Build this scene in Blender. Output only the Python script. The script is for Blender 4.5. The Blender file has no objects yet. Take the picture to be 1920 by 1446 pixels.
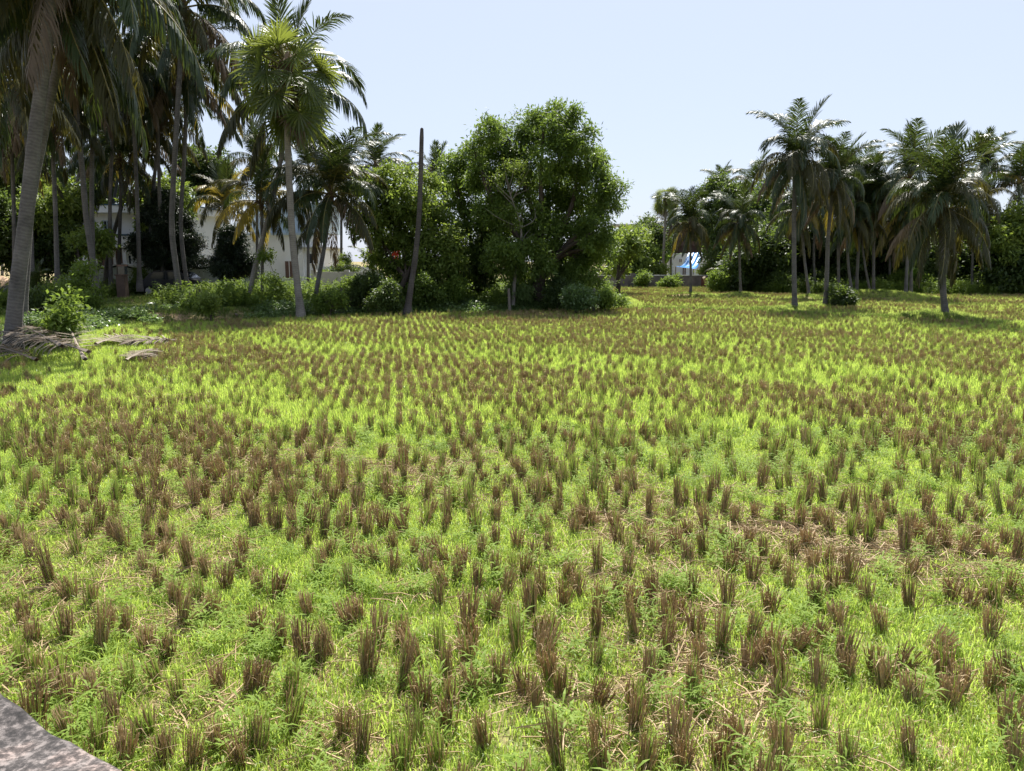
import bpy, math, random
import numpy as np
from math import radians, sin, cos, pi

sc = bpy.context.scene
COL = sc.collection

# ------------------------------------------------------------------ camera
CAMZ, FPX, PITCH = 2.4, 1450.0, radians(9.13)
cam_d = bpy.data.cameras.new("camera")
cam_d.sensor_fit = 'HORIZONTAL'; cam_d.sensor_width = 36.0
cam_d.lens = 36.0 * FPX / 1920.0
cam_d.clip_end = 3000; cam_d.clip_start = 0.05
cam = bpy.data.objects.new("camera", cam_d); COL.objects.link(cam)
cam.location = (0, 0, CAMZ); cam.rotation_euler = (pi / 2 - PITCH, 0, 0)
sc.camera = cam

# ------------------------------------------------------------------ light
SUN_EL, SUN_AZ = radians(57), radians(11)          # azimuth measured from +Y towards +X
w = bpy.data.worlds.new("World"); sc.world = w; w.use_nodes = True
wn = w.node_tree.nodes; wl = w.node_tree.links
bg = wn["Background"]
sky = wn.new("ShaderNodeTexSky"); sky.sky_type = 'NISHITA'; sky.sun_disc = False
sky.sun_elevation = SUN_EL; sky.sun_rotation = SUN_AZ
sky.air_density = 1.0; sky.dust_density = 1.0; sky.ozone_density = 3.0; sky.altitude = 0
veil = wn.new("ShaderNodeMix"); veil.data_type = 'RGBA'; veil.inputs[0].default_value = .74     # thin even milky haze high in the air
wl.new(sky.outputs[0], veil.inputs[6]); veil.inputs[7].default_value = (5.65, 6.2, 7.5, 1)
wl.new(veil.outputs[2], bg.inputs[0]); bg.inputs[1].default_value = 0.061
sun_d = bpy.data.lights.new("sun", 'SUN'); sun_d.energy = 5.0; sun_d.angle = radians(0.5)
sun_d.color = (1.0, 0.955, 0.88)
sun = bpy.data.objects.new("sun", sun_d); COL.objects.link(sun)
sun.rotation_euler = (pi / 2 - SUN_EL, 0, pi - SUN_AZ)
sun.location = (0, 60, 80)
sc.view_settings.view_transform = 'Standard'; sc.view_settings.look = 'None'
sc.view_settings.gamma = 1.0; sc.view_settings.use_curve_mapping = False
sc.view_settings.exposure = 1.22
sc.cycles.max_bounces = 8; sc.cycles.transmission_bounces = 6; sc.cycles.diffuse_bounces = 4

# ------------------------------------------------------------------ pixels <-> world
cp, sp_ = cos(PITCH), sin(PITCH)
def ray(px, py):
    a = (px - 960.0) / FPX; b = (723.0 - py) / FPX
    return np.array([a, cp + b * sp_, -sp_ + b * cp])
def gp(px, py, z=0.0):
    d = ray(px, py); t = (z - CAMZ) / d[2]
    return np.array([0, 0, CAMZ]) + d * t
def at(px, py, Y):
    d = ray(px, py)
    return np.array([0, 0, CAMZ]) + d * (Y / d[1])
def proj(P):
    P = np.asarray(P, float); x = P[..., 0]; y = P[..., 1]; z = P[..., 2] - CAMZ
    f = y * cp - z * sp_; u = y * sp_ + z * cp
    return 960 + FPX * x / f, 723 - FPX * u / f

# ------------------------------------------------------------------ numpy helpers
def rs(seed): return np.random.default_rng(seed)
def norm(v): return v / np.maximum(np.linalg.norm(v, axis=-1, keepdims=True), 1e-9)
def sstep(a, b, x):
    t = np.clip((x - a) / (b - a), 0, 1); return t * t * (3 - 2 * t)
def vnoise(x, y, seed=0):
    x = np.asarray(x, float) + seed * 17.31; y = np.asarray(y, float) - seed * 9.77
    xi = np.floor(x); yi = np.floor(y); fx = x - xi; fy = y - yi
    fx = fx * fx * (3 - 2 * fx); fy = fy * fy * (3 - 2 * fy)
    def h(i, j):
        s = np.sin(i * 127.1 + j * 311.7 + seed * 3.7) * 43758.5453
        return s - np.floor(s)
    return (h(xi, yi) * (1 - fx) + h(xi + 1, yi) * fx) * (1 - fy) + (h(xi, yi + 1) * (1 - fx) + h(xi + 1, yi + 1) * fx) * fy
def fbm(x, y, seed=0, o=3):
    s = 0; a = 0.5; t = 0
    for i in range(o):
        s = s + a * vnoise(x * 2 ** i, y * 2 ** i, seed + i); t += a; a *= .5
    return s / t
def noise3(P, s, seed=0):
    P = P * s
    return (vnoise(P[:, 0] + P[:, 2] * .7, P[:, 1] - P[:, 2] * .4, seed) + vnoise(P[:, 1] + 5, P[:, 2] + P[:, 0] * .3, seed + 1) + vnoise(P[:, 2] - 3, P[:, 0], seed + 2)) / 3

class G:                       # geometry gatherer: verts, faces (3 or 4 corners), uv, material index
    def __init__(s): s.V = []; s.F = []; s.M = []; s.U = []; s.n = 0
    def add(s, V, F, m=0, uv=None):
        V = np.asarray(V, float).reshape(-1, 3); F = np.asarray(F, int)
        if F.shape[1] == 3: F = np.hstack([F, -np.ones((len(F), 1), int)])
        s.V.append(V); s.F.append(np.where(F >= 0, F + s.n, -1)); s.M.append(np.full(len(F), m) if np.isscalar(m) else np.asarray(m))
        s.U.append(np.zeros((len(V), 2)) if uv is None else np.asarray(uv).reshape(-1, 2)); s.n += len(V)
        return s
    def arrays(s): return np.vstack(s.V), np.vstack(s.F), np.concatenate(s.M), np.vstack(s.U)
    def mesh(s, name, mats, smooth=False):
        V, F, M, U = s.arrays()
        me = bpy.data.meshes.new(name)
        cnt = (F >= 0).sum(1); li = F[F >= 0]
        me.vertices.add(len(V)); me.vertices.foreach_set('co', V.astype(np.float32).ravel())
        me.loops.add(len(li)); me.loops.foreach_set('vertex_index', li.astype(np.int32))
        me.polygons.add(len(F))
        st = np.concatenate([[0], np.cumsum(cnt)[:-1]])
        me.polygons.foreach_set('loop_start', st.astype(np.int32)); me.polygons.foreach_set('loop_total', cnt.astype(np.int32))
        me.polygons.foreach_set('material_index', M.astype(np.int32))
        me.polygons.foreach_set('use_smooth', np.full(len(F), smooth))
        uvl = me.uv_layers.new(name='UVMap'); uvl.data.foreach_set('uv', U[li].astype(np.float32).ravel())
        for m in (mats if isinstance(mats, (list, tuple)) else [mats]): me.materials.append(m)
        me.update(calc_edges=True); me.validate()
        return me
    def obj(s, name, mats, parent=None, loc=(0, 0, 0), smooth=False):
        return link(name, s.mesh(name, mats, smooth), parent, loc)
def link(name, me, parent=None, loc=(0, 0, 0)):
    o = bpy.data.objects.new(name, me); COL.objects.link(o); o.location = tuple(float(v) for v in loc)
    if parent is not None: o.parent = parent
    return o
def empty(name, loc, rz=0):
    o = link(name, None, None, loc); o.empty_display_size = .2; o.rotation_euler = (0, 0, rz); return o
def tag(o, label=None, cat=None, group=None, kind=None):
    if label: o['label'] = label
    if cat: o['category'] = cat
    if group: o['group'] = group
    if kind: o['kind'] = kind
    return o

def strips(P, W):              # P (n,k,3) centre lines, W (n,k,3) half-width vectors
    n, k, _ = P.shape
    V = np.stack([P - W, P + W], axis=2).reshape(-1, 3)
    b = (np.arange(n)[:, None] * k + np.arange(k - 1)[None, :]).ravel() * 2
    F = np.stack([b, b + 1, b + 3, b + 2], 1)
    return V, F
def tubes(P, R, m=6, squash=None):
    P = np.asarray(P, float); R = np.asarray(R, float)
    n, k, _ = P.shape
    T = np.gradient(P, axis=1); T = norm(T)
    ref = np.zeros_like(T); ref[..., 1] = 1.0
    par = np.abs((T * ref).sum(-1)) > .93
    ref[par] = (1, 0, 0)
    A = norm(np.cross(T, ref)); B = np.cross(T, A)
    th = np.linspace(0, 2 * pi, m, endpoint=False)
    ring = P[:, :, None, :] + R[:, :, None, None] * (np.cos(th)[None, None, :, None] * A[:, :, None, :] + np.sin(th)[None, None, :, None] * B[:, :, None, :])
    V = ring.reshape(-1, 3)
    i = np.arange(n)[:, None, None]; j = np.arange(k - 1)[None, :, None]; q = np.arange(m)[None, None, :]
    a = (i * k + j) * m + q; b = (i * k + j) * m + (q + 1) % m
    F = np.stack([a, b, b + m, a + m], -1).reshape(-1, 4)
    L = np.concatenate([np.zeros((n, 1)), np.cumsum(np.linalg.norm(np.diff(P, axis=1), axis=-1), axis=1)], 1)
    uv = np.stack([np.broadcast_to(q / m, (n, k, m)), np.broadcast_to(L[:, :, None], (n, k, m))], -1).reshape(-1, 2)
    return V, F, uv
def box(g, x0, x1, y0, y1, z0, z1, m=0):
    V = np.array([[x, y, z] for z in (z0, z1) for y in (y0, y1) for x in (x0, x1)])
    F = np.array([[0, 2, 3, 1], [4, 5, 7, 6], [0, 1, 5, 4], [2, 6, 7, 3], [0, 4, 6, 2], [1, 3, 7, 5]])
    g.add(V, F, m); return g
def spline(pts, k):            # Catmull-Rom through the points
    pts = np.asarray(pts, float); n = len(pts)
    E = np.vstack([2 * pts[0] - pts[1], pts, 2 * pts[-1] - pts[-2]])
    out = []
    for u in np.linspace(0, n - 1 - 1e-6, k):
        i = int(u); t = u - i; p0, p1, p2, p3 = E[i:i + 4]
        out.append(.5 * (2 * p1 + (p2 - p0) * t + (2 * p0 - 5 * p1 + 4 * p2 - p3) * t ** 2 + (3 * p1 - p0 - 3 * p2 + p3) * t ** 3))
    return np.array(out)

# ------------------------------------------------------------------ materials
def mat(name):
    m = bpy.data.materials.new(name); m.use_nodes = True
    nt = m.node_tree; return m, nt, nt.nodes, nt.links, nt.nodes["Principled BSDF"], nt.nodes["Material Output"]
def ramp(N, L, fac, cols):
    r = N.new("ShaderNodeValToRGB"); e = r.color_ramp.elements
    e[0].position, e[0].color = cols[0][0], (*cols[0][1], 1); e[1].position, e[1].color = cols[-1][0], (*cols[-1][1], 1)
    for p, c in cols[1:-1]:
        x = e.new(p); x.color = (*c, 1)
    L.new(fac, r.inputs[0]); return r.outputs[0]
def leaf_mat(name, cols, tcol, trans=.4, rough=.42, scale=1.2, by='pos', spec=.5):
    m, nt, N, L, P, O = mat(name)
    oi = N.new("ShaderNodeObjectInfo"); ge = N.new("ShaderNodeNewGeometry")
    nz = N.new("ShaderNodeTexNoise"); nz.inputs['Scale'].default_value = scale; nz.inputs['Detail'].default_value = 3
    L.new(oi.outputs['Location'] if by == 'loc' else ge.outputs['Position'], nz.inputs['Vector'])
    mx = N.new("ShaderNodeMath"); mx.operation = 'MULTIPLY_ADD'; mx.inputs[1].default_value = .45
    L.new(oi.outputs['Random'], mx.inputs[0]); 
    sb = N.new("ShaderNodeMath"); sb.operation = 'MULTIPLY_ADD'; sb.inputs[1].default_value = 1.3; sb.inputs[2].default_value = -.375
    L.new(nz.outputs['Fac'], sb.inputs[0]); L.new(sb.outputs[0], mx.inputs[2])
    n = len(cols)
    c = ramp(N, L, mx.outputs[0], [(i / (n - 1), k) for i, k in enumerate(cols)])
    L.new(c, P.inputs['Base Color']); P.inputs['Roughness'].default_value = rough
    P.inputs['Specular IOR Level'].default_value = spec
    tb = N.new("ShaderNodeBsdfTranslucent")
    tm = N.new("ShaderNodeMix"); tm.data_type = 'RGBA'; tm.inputs[0].default_value = .65
    L.new(c, tm.inputs[6]); tm.inputs[7].default_value = (*tcol, 1); L.new(tm.outputs[2], tb.inputs[0])
    ms = N.new("ShaderNodeMixShader"); ms.inputs[0].default_value = trans
    L.new(P.outputs[0], ms.inputs[1]); L.new(tb.outputs[0], ms.inputs[2]); L.new(ms.outputs[0], O.inputs[0])
    return m
def solid(name, cols, scale=3, rough=.85, bump=.0, coord='Object', detail=6, stretch=None, bscale=None, spec=.3):
    m, nt, N, L, P, O = mat(name)
    tc = N.new("ShaderNodeTexCoord"); v = tc.outputs[coord]
    if stretch:
        mp = N.new("ShaderNodeMapping"); mp.inputs['Scale'].default_value = stretch; L.new(v, mp.inputs[0]); v = mp.outputs[0]
    nz = N.new("ShaderNodeTexNoise"); nz.inputs['Scale'].default_value = scale; nz.inputs['Detail'].default_value = detail
    nz.inputs['Roughness'].default_value = .65
    L.new(v, nz.inputs['Vector'])
    n = len(cols)
    c = ramp(N, L, nz.outputs['Fac'], [(.28 + .44 * i / (n - 1), k) for i, k in enumerate(cols)])
    L.new(c, P.inputs['Base Color']); P.inputs['Roughness'].default_value = rough; P.inputs['Specular IOR Level'].default_value = spec
    if bump:
        b = N.new("ShaderNodeBump"); b.inputs['Strength'].default_value = bump; b.inputs['Distance'].default_value = .03
        if bscale:
            n2 = N.new("ShaderNodeTexNoise"); n2.inputs['Scale'].default_value = bscale; n2.inputs['Detail'].default_value = 8; L.new(v, n2.inputs['Vector']); L.new(n2.outputs['Fac'], b.inputs['Height'])
        else: L.new(nz.outputs['Fac'], b.inputs['Height'])
        L.new(b.outputs[0], P.inputs['Normal'])
    return m
def bark(name, c1, c2, ring=True, rscale=11.0):
    m, nt, N, L, P, O = mat(name)
    uv = N.new("ShaderNodeUVMap"); uv.uv_map = 'UVMap'
    mp = N.new("ShaderNodeMapping"); mp.inputs['Scale'].default_value = (3, 1, 1); L.new(uv.outputs[0], mp.inputs[0])
    tc = N.new("ShaderNodeTexCoord")
    nz = N.new("ShaderNodeTexNoise"); nz.inputs['Scale'].default_value = 2.2; nz.inputs['Detail'].default_value = 8; nz.inputs['Roughness'].default_value = .7
    L.new(tc.outputs['Object'], nz.inputs['Vector'])
    wv = N.new("ShaderNodeTexWave"); wv.bands_direction = 'Y'; wv.inputs['Scale'].default_value = rscale / 3.0
    wv.inputs['Distortion'].default_value = 6; wv.inputs['Detail'].default_value = 3; wv.inputs['Detail Scale'].default_value = 1.5
    L.new(uv.outputs[0], wv.inputs['Vector'])
    ad = N.new("ShaderNodeMath"); ad.operation = 'MULTIPLY_ADD'; ad.inputs[1].default_value = .12 if ring else 0
    L.new(wv.outputs['Fac'], ad.inputs[0]); L.new(nz.outputs['Fac'], ad.inputs[2])
    c = ramp(N, L, ad.outputs[0], [(.3, c1), (.85, c2)])
    L.new(c, P.inputs['Base Color']); P.inputs['Roughness'].default_value = .9; P.inputs['Specular IOR Level'].default_value = .2
    b = N.new("ShaderNodeBump"); b.inputs['Strength'].default_value = .6; b.inputs['Distance'].default_value = .03
    L.new(ad.outputs[0], b.inputs['Height']); L.new(b.outputs[0], P.inputs['Normal'])
    return m

M = {}
M['grass'] = leaf_mat('field_grass_green', [(.17, .24, .045), (.23, .33, .055), (.30, .41, .075), (.37, .43, .12)], (.58, .74, .12), .55, .4, .55, 'loc', .55)
M['grassfar'] = leaf_mat('far_grass_green', [(.20, .27, .055), (.27, .36, .065), (.34, .43, .085), (.39, .43, .13)], (.58, .72, .16), .55, .5, .25, 'loc', .3)
M['weedleaf'] = leaf_mat('weed_green', [(.14, .22, .045), (.20, .29, .055), (.26, .36, .08)], (.48, .62, .10), .5, .6, .8, 'loc', .15)
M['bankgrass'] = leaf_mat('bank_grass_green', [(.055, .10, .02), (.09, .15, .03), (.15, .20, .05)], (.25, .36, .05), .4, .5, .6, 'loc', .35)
M['creeper'] = leaf_mat('creeper_green', [(.07, .12, .045), (.11, .17, .055), (.16, .22, .07)], (.26, .40, .08), .36, .4, .8, 'loc', .5)
M['stalk'] = leaf_mat('stubble_brown', [(.13, .09, .052), (.27, .20, .115), (.43, .33, .195), (.60, .49, .30)], (.60, .44, .24), .42, .7, 38, 'pos', .2)
M['stalkgreen'] = leaf_mat('stubble_green', [(.08, .13, .025), (.13, .19, .035), (.19, .24, .05)], (.34, .46, .07), .4, .5, 5, 'pos', .35)
M['straw'] = leaf_mat('dry_straw', [(.26, .18, .095), (.40, .29, .16), (.50, .38, .22)], (.42, .28, .14), .2, .6, 3, 'pos', .3)
M['frond'] = leaf_mat('coconut_green', [(.014, .026, .009), (.022, .040, .012), (.038, .060, .016)], (.15, .21, .03), .2, .42, .8, 'pos', .35)
M['frondolive'] = leaf_mat('coconut_olive', [(.020, .025, .009), (.034, .038, .012), (.055, .054, .016)], (.24, .21, .03), .2, .45, .8, 'pos', .3)
M['frondyellow'] = leaf_mat('coconut_yellow', [(.10, .09, .015), (.18, .15, .022), (.26, .20, .03)], (.55, .42, .05), .36, .4, .8, 'pos', .5)
M['fronddry'] = leaf_mat('coconut_dry', [(.06, .045, .028), (.11, .08, .05), (.18, .135, .085)], (.22, .15, .07), .15, .6, 1.5, 'pos', .3)
M['frondpale'] = leaf_mat('coconut_fallen', [(.13, .10, .075), (.21, .17, .13), (.31, .26, .20)], (.26, .2, .13), .1, .65, 2, 'pos', .3)
M['fan'] = leaf_mat('palmyra_green', [(.032, .055, .015), (.055, .085, .02), (.085, .12, .028)], (.36, .42, .06), .34, .38, .9, 'pos', .5)
M['mango'] = leaf_mat('mango_green', [(.035, .060, .016), (.058, .095, .022), (.09, .14, .03), (.13, .18, .045)], (.28, .40, .05), .36, .48, 1.0, 'pos', .22)
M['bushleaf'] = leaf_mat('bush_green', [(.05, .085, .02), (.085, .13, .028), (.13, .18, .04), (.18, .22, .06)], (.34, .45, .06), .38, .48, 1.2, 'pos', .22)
M['shrubleaf'] = leaf_mat('shrub_green', [(.055, .095, .02), (.09, .14, .028), (.14, .20, .042)], (.30, .42, .055), .4, .55, 1.5, 'pos', .15)
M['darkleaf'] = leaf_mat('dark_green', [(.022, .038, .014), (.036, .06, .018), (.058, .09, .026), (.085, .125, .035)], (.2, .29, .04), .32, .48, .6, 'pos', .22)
M['conifer'] = leaf_mat('conifer_green', [(.008, .016, .009), (.014, .026, .012), (.024, .04, .016)], (.05, .09, .02), .12, .5, 1, 'pos', .4)
M['banana'] = leaf_mat('banana_green', [(.06, .12, .02), (.10, .18, .03), (.16, .25, .05)], (.35, .5, .06), .45, .35, .8, 'pos', .5)
M['flower'] = leaf_mat('red_flower', [(.5, .03, .02), (.65, .06, .03)], (.7, .08, .05), .35, .5, 3, 'pos', .3)
M['palmbark'] = bark('palm_bark_grey', (.045, .043, .042), (.17, .162, .155))
M['palmbarkpale'] = bark('palm_bark_pale', (.10, .09, .08), (.28, .26, .235))
M['darkbark'] = bark('tree_bark_dark', (.04, .032, .026), (.13, .105, .085), ring=False)
M['palebark'] = bark('tree_bark_pale', (.10, .09, .08), (.26, .24, .21), ring=False)
M['polebark'] = bark('dead_palm_bark', (.03, .027, .027), (.11, .10, .097), rscale=9)
M['fibre'] = solid('palm_fibre', [(.03, .02, .012), (.12, .08, .045)], 14, .95, .5)
M['petiole'] = solid('palm_petiole', [(.10, .10, .03), (.20, .17, .06)], 4, .5)
M['coconut'] = solid('coconut_husk', [(.10, .10, .03), (.20, .15, .05)], 3, .5)
M['soil'] = None
M['plasterwhite'] = solid('white_plaster', [(.70, .72, .74), (.80, .81, .82), (.84, .85, .86)], .7, .85, .05)
M['plasterblue'] = solid('pale_blue_plaster', [(.42, .52, .62), (.52, .62, .72)], .8, .85, .05)
M['plastertan'] = solid('tan_plaster', [(.30, .21, .15), (.38, .27, .20)], 1.2, .85, .05)
M['brownpanel'] = solid('brown_shutter', [(.12, .07, .055), (.17, .105, .085)], 3, .6, stretch=(1, 1, 6))
M['darkglass'] = solid('dark_window_glass', [(.02, .024, .028), (.04, .046, .052)], 1, .12, spec=.6)
M['bluetrim'] = solid('blue_trim_paint', [(.03, .08, .13), (.05, .11, .17)], 4, .5)
M['cement'] = solid('grey_cement', [(.30, .30, .29), (.42, .42, .40), (.5, .5, .48)], 1.1, .9, .2)
M['wallgreen'] = solid('grey_green_wall', [(.40, .45, .41), (.52, .56, .52)], 1.3, .9, .1)
M['coping'] = solid('white_coping', [(.62, .62, .60), (.78, .78, .76)], 2, .8)
M['black'] = solid('black_paint', [(.008, .008, .009), (.018, .018, .02)], 4, .5)
M['oldwall'] = solid('weathered_wall', [(.05, .045, .045), (.13, .115, .115), (.22, .19, .18)], .9, .95, .3)
M['brick'] = solid('broken_brick', [(.10, .04, .03), (.20, .085, .06)], 3, .95, .3)
M['teal'] = solid('teal_paint', [(.10, .36, .36), (.2, .48, .46)], 2, .6)
M['tarp'] = leaf_mat('blue_tarp', [(.015, .16, .55), (.03, .24, .70), (.06, .33, .8)], (.10, .42, .95), .3, .35, .8, 'pos', .5)
M['tile'] = solid('roof_tile', [(.08, .05, .045), (.15, .10, .09)], 4, .9)
M['carpaint'] = solid('black_car_paint', [(.006, .007, .009), (.012, .013, .015)], 2, .35, spec=.4)
M['carglass'] = solid('car_glass', [(.01, .014, .016), (.02, .026, .03)], 1, .12, spec=.5)
M['rubber'] = solid('tyre_rubber', [(.01, .01, .01), (.02, .02, .02)], 5, .9)
M['metal'] = solid('wheel_metal', [(.3, .3, .31), (.42, .42, .43)], 3, .35)
M['sand'] = solid('sand_heap', [(.34, .22, .13), (.48, .33, .21), (.56, .42, .29)], 2, .95, .5)
M['wood'] = solid('grey_wood', [(.10, .085, .07), (.24, .21, .18)], 3, .9, .3, stretch=(6, 6, 1))
M['palewood'] = solid('cut_wood', [(.24, .18, .13), (.46, .38, .30)], 3, .9, .3)
M['binGreen'] = solid('green_bin', [(.01, .06, .05), (.015, .09, .07)], 3, .5)
M['brownstone'] = solid('brown_post_stone', [(.06, .042, .033), (.12, .085, .066)], 4, .9, .3)
M['redcloth'] = solid('red_cloth', [(.45, .03, .03), (.62, .06, .05)], 3, .8)
M['whiteplastic'] = solid('white_plastic', [(.6, .6, .58), (.8, .8, .78)], 3, .5)

# ------------------------------------------------------------------ ground
bank_px = [(-420, 790), (-150, 715), (0, 668), (110, 640), (200, 619), (300, 607), (430, 603), (560, 596), (700, 590), (900, 588), (1050, 585), (1150, 579), (1178, 573), (1150, 558), (1110, 546), (1090, 538)]
bank_poly = np.array([gp(x, y, 0)[:2] for x, y in bank_px] + [(4, 150), (-160, 150), (-160, 10)])
ridge_line = np.array([gp(x, y, .08)[:2] for x, y in [(1180, 578), (1260, 581), (1340, 582), (1420, 584), (1500, 589), (1600, 594), (1700, 598), (1800, 602), (1900, 611), (2050, 622), (2300, 640)]])
MOUNDS = []
for (x, y, r, h) in [(1490, 577, 1.3, .26), (1455, 581, 1.5, .2), (1772, 591, 1.9, .3), (1720, 595, 1.6, .14), (1295, 551, 2.0, .28), (1389, 552, 2.0, .3), (1519, 557, 1.6, .3), (1549, 571, 1.8, .25), (1638, 553, 3.0, .35), (1700, 556, 3.0, .3), (1590, 553, 3., .25)]:
    g0 = gp(x, y, h * .7); MOUNDS.append((g0[0], g0[1], r, h))
def seg_dist(X, Y, line):
    d = np.full(X.shape, 1e9)
    for (a, b) in zip(line[:-1], line[1:]):
        ab = b - a; t = np.clip(((X - a[0]) * ab[0] + (Y - a[1]) * ab[1]) / (ab @ ab), 0, 1)
        d = np.minimum(d, np.hypot(X - a[0] - t * ab[0], Y - a[1] - t * ab[1]))
    return d
def inside(X, Y, poly):
    r = np.zeros(X.shape, bool); n = len(poly)
    for i in range(n):
        x1, y1 = poly[i]; x2, y2 = poly[(i + 1) % n]
        c = ((y1 > Y) != (y2 > Y))
        xx = (x2 - x1) * (Y - y1) / ((y2 - y1) if y2 != y1 else 1e-9) + x1
        r ^= c & (X < xx)
    return r
def bank_d(X, Y):
    ins = inside(X, Y, bank_poly); d = seg_dist(X, Y, np.vstack([bank_poly, bank_poly[:1]]))
    return np.where(ins, d, -d)
BANK = .38
def H(X, Y):
    X = np.asarray(X, float); Y = np.asarray(Y, float)
    d = bank_d(X, Y)
    z = BANK * sstep(-.1, 1.1, d) * (.88 + .24 * fbm(X * .5, Y * .5, 5))
    z = z + .13 * np.exp(-(seg_dist(X, Y, ridge_line) / .45) ** 2)
    for (mx, my, r, h) in MOUNDS: z = z + h * np.exp(-((X - mx) ** 2 + (Y - my) ** 2) / (r * .6) ** 2)
    z = z + .05 * (fbm(X * .8, Y * .8, 2) - .5) + .03 * (vnoise(X * 4, Y * 4, 9) - .5)
    far = sstep(70, 95, Y) * .3
    return z + far
def h1(x, y): return float(H(np.array([x]), np.array([y]))[0])

def axis(lo, hi, fine0, fine1, step, grow=1.12):
    a = list(np.arange(fine0, fine1, step)); s = step; x = fine0
    left = []
    while x > lo: s *= grow; x -= s; left.append(x)
    s = step; x = a[-1]; right = []
    while x < hi: s *= grow; x += s; right.append(x)
    return np.array(left[::-1] + a + right)
gx = axis(-1400, 1400, -34, 44, .33); gy = axis(-400, 2600, 0, 72, .33)
XX, YY = np.meshgrid(gx, gy); ZZ = H(XX, YY)
g = G(); nx, ny = len(gx), len(gy)
i = (np.arange(ny - 1)[:, None] * nx + np.arange(nx - 1)[None, :]).ravel()
g.add(np.stack([XX, YY, ZZ], -1).reshape(-1, 3), np.stack([i, i + 1, i + nx + 1, i + nx], 1))
m, nt, N, L, P, O = mat('field_soil')
tc = N.new("ShaderNodeTexCoord")
n1 = N.new("ShaderNodeTexNoise"); n1.inputs['Scale'].default_value = .5; n1.inputs['Detail'].default_value = 8; L.new(tc.outputs['Object'], n1.inputs[0])
n2 = N.new("ShaderNodeTexNoise"); n2.inputs['Scale'].default_value = 22; n2.inputs['Detail'].default_value = 6; L.new(tc.outputs['Object'], n2.inputs[0])
c1 = ramp(N, L, n2.outputs['Fac'], [(.3, (.17, .125, .075)), (.5, (.30, .22, .13)), (.7, (.40, .31, .19))])
c2 = ramp(N, L, n2.outputs['Fac'], [(.3, (.07, .085, .025)), (.5, (.13, .15, .05)), (.7, (.22, .21, .08))])
f1 = ramp(N, L, n1.outputs['Fac'], [(.42, (0, 0, 0)), (.6, (1, 1, 1))])
mx = N.new("ShaderNodeMix"); mx.data_type = 'RGBA'; L.new(f1, mx.inputs[0]); L.new(c1, mx.inputs[6]); L.new(c2, mx.inputs[7])
L.new(mx.outputs[2], P.inputs['Base Color']); P.inputs['Roughness'].default_value = .95; P.inputs['Specular IOR Level'].default_value = .1
bp = N.new("ShaderNodeBump"); bp.inputs['Strength'].default_value = .5; bp.inputs['Distance'].default_value = .03; L.new(n2.outputs['Fac'], bp.inputs['Height']); L.new(bp.outputs[0], P.inputs['Normal'])
M['soil'] = m
ground = g.obj('ground', [m], smooth=True); tag(ground, kind='structure', label='harvested paddy field soil with straw and a raised grassy bank', cat='ground')

# ------------------------------------------------------------------ scattering of uncountable growth
def scatter(name, pts, rot, scl, idx, protos, label, cat):
    c = bpy.data.collections.new(name + '_kinds')
    for k, p in enumerate(protos):
        o = bpy.data.objects.new('%s_kind_%02d' % (name, k), p); c.objects.link(o)
    me = bpy.data.meshes.new(name); n = len(pts)
    me.vertices.add(n); me.vertices.foreach_set('co', pts.astype(np.float32).ravel())
    a = me.attributes.new('rot', 'FLOAT_VECTOR', 'POINT'); a.data.foreach_set('vector', rot.astype(np.float32).ravel())
    a = me.attributes.new('scl', 'FLOAT_VECTOR', 'POINT'); a.data.foreach_set('vector', scl.astype(np.float32).ravel())
    a = me.attributes.new('idx', 'INT', 'POINT'); a.data.foreach_set('value', idx.astype(np.int32))
    o = link(name, me)
    nt = bpy.data.node_groups.new(name + '_spread', 'GeometryNodeTree')
    nt.interface.new_socket('Geometry', in_out='INPUT', socket_type='NodeSocketGeometry')
    nt.interface.new_socket('Geometry', in_out='OUTPUT', socket_type='NodeSocketGeometry')
    N = nt.nodes; L = nt.links
    gi = N.new('NodeGroupInput'); go = N.new('NodeGroupOutput'); ip = N.new('GeometryNodeInstanceOnPoints')
    ci = N.new('GeometryNodeCollectionInfo'); ci.inputs['Collection'].default_value = c
    ci.inputs['Separate Children'].default_value = True; ci.inputs['Reset Children'].default_value = True
    def na(nm, ty):
        q = N.new('GeometryNodeInputNamedAttribute'); q.data_type = ty; q.inputs[0].default_value = nm
        return [s for s in q.outputs if s.enabled and s.name == 'Attribute'][0]
    er = N.new('FunctionNodeEulerToRotation'); L.new(na('rot', 'FLOAT_VECTOR'), er.inputs[0])
    L.new(gi.outputs[0], ip.inputs['Points']); L.new(ci.outputs[0], ip.inputs['Instance'])
    ip.inputs['Pick Instance'].default_value = True
    L.new(na('idx', 'INT'), ip.inputs['Instance Index']); L.new(er.outputs[0], ip.inputs['Rotation']); L.new(na('scl', 'FLOAT_VECTOR'), ip.inputs['Scale'])
    L.new(ip.outputs[0], go.inputs[0])
    md = o.modifiers.new('spread', 'NODES'); md.node_group = nt
    tag(o, label, cat, kind='stuff'); return o

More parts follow.
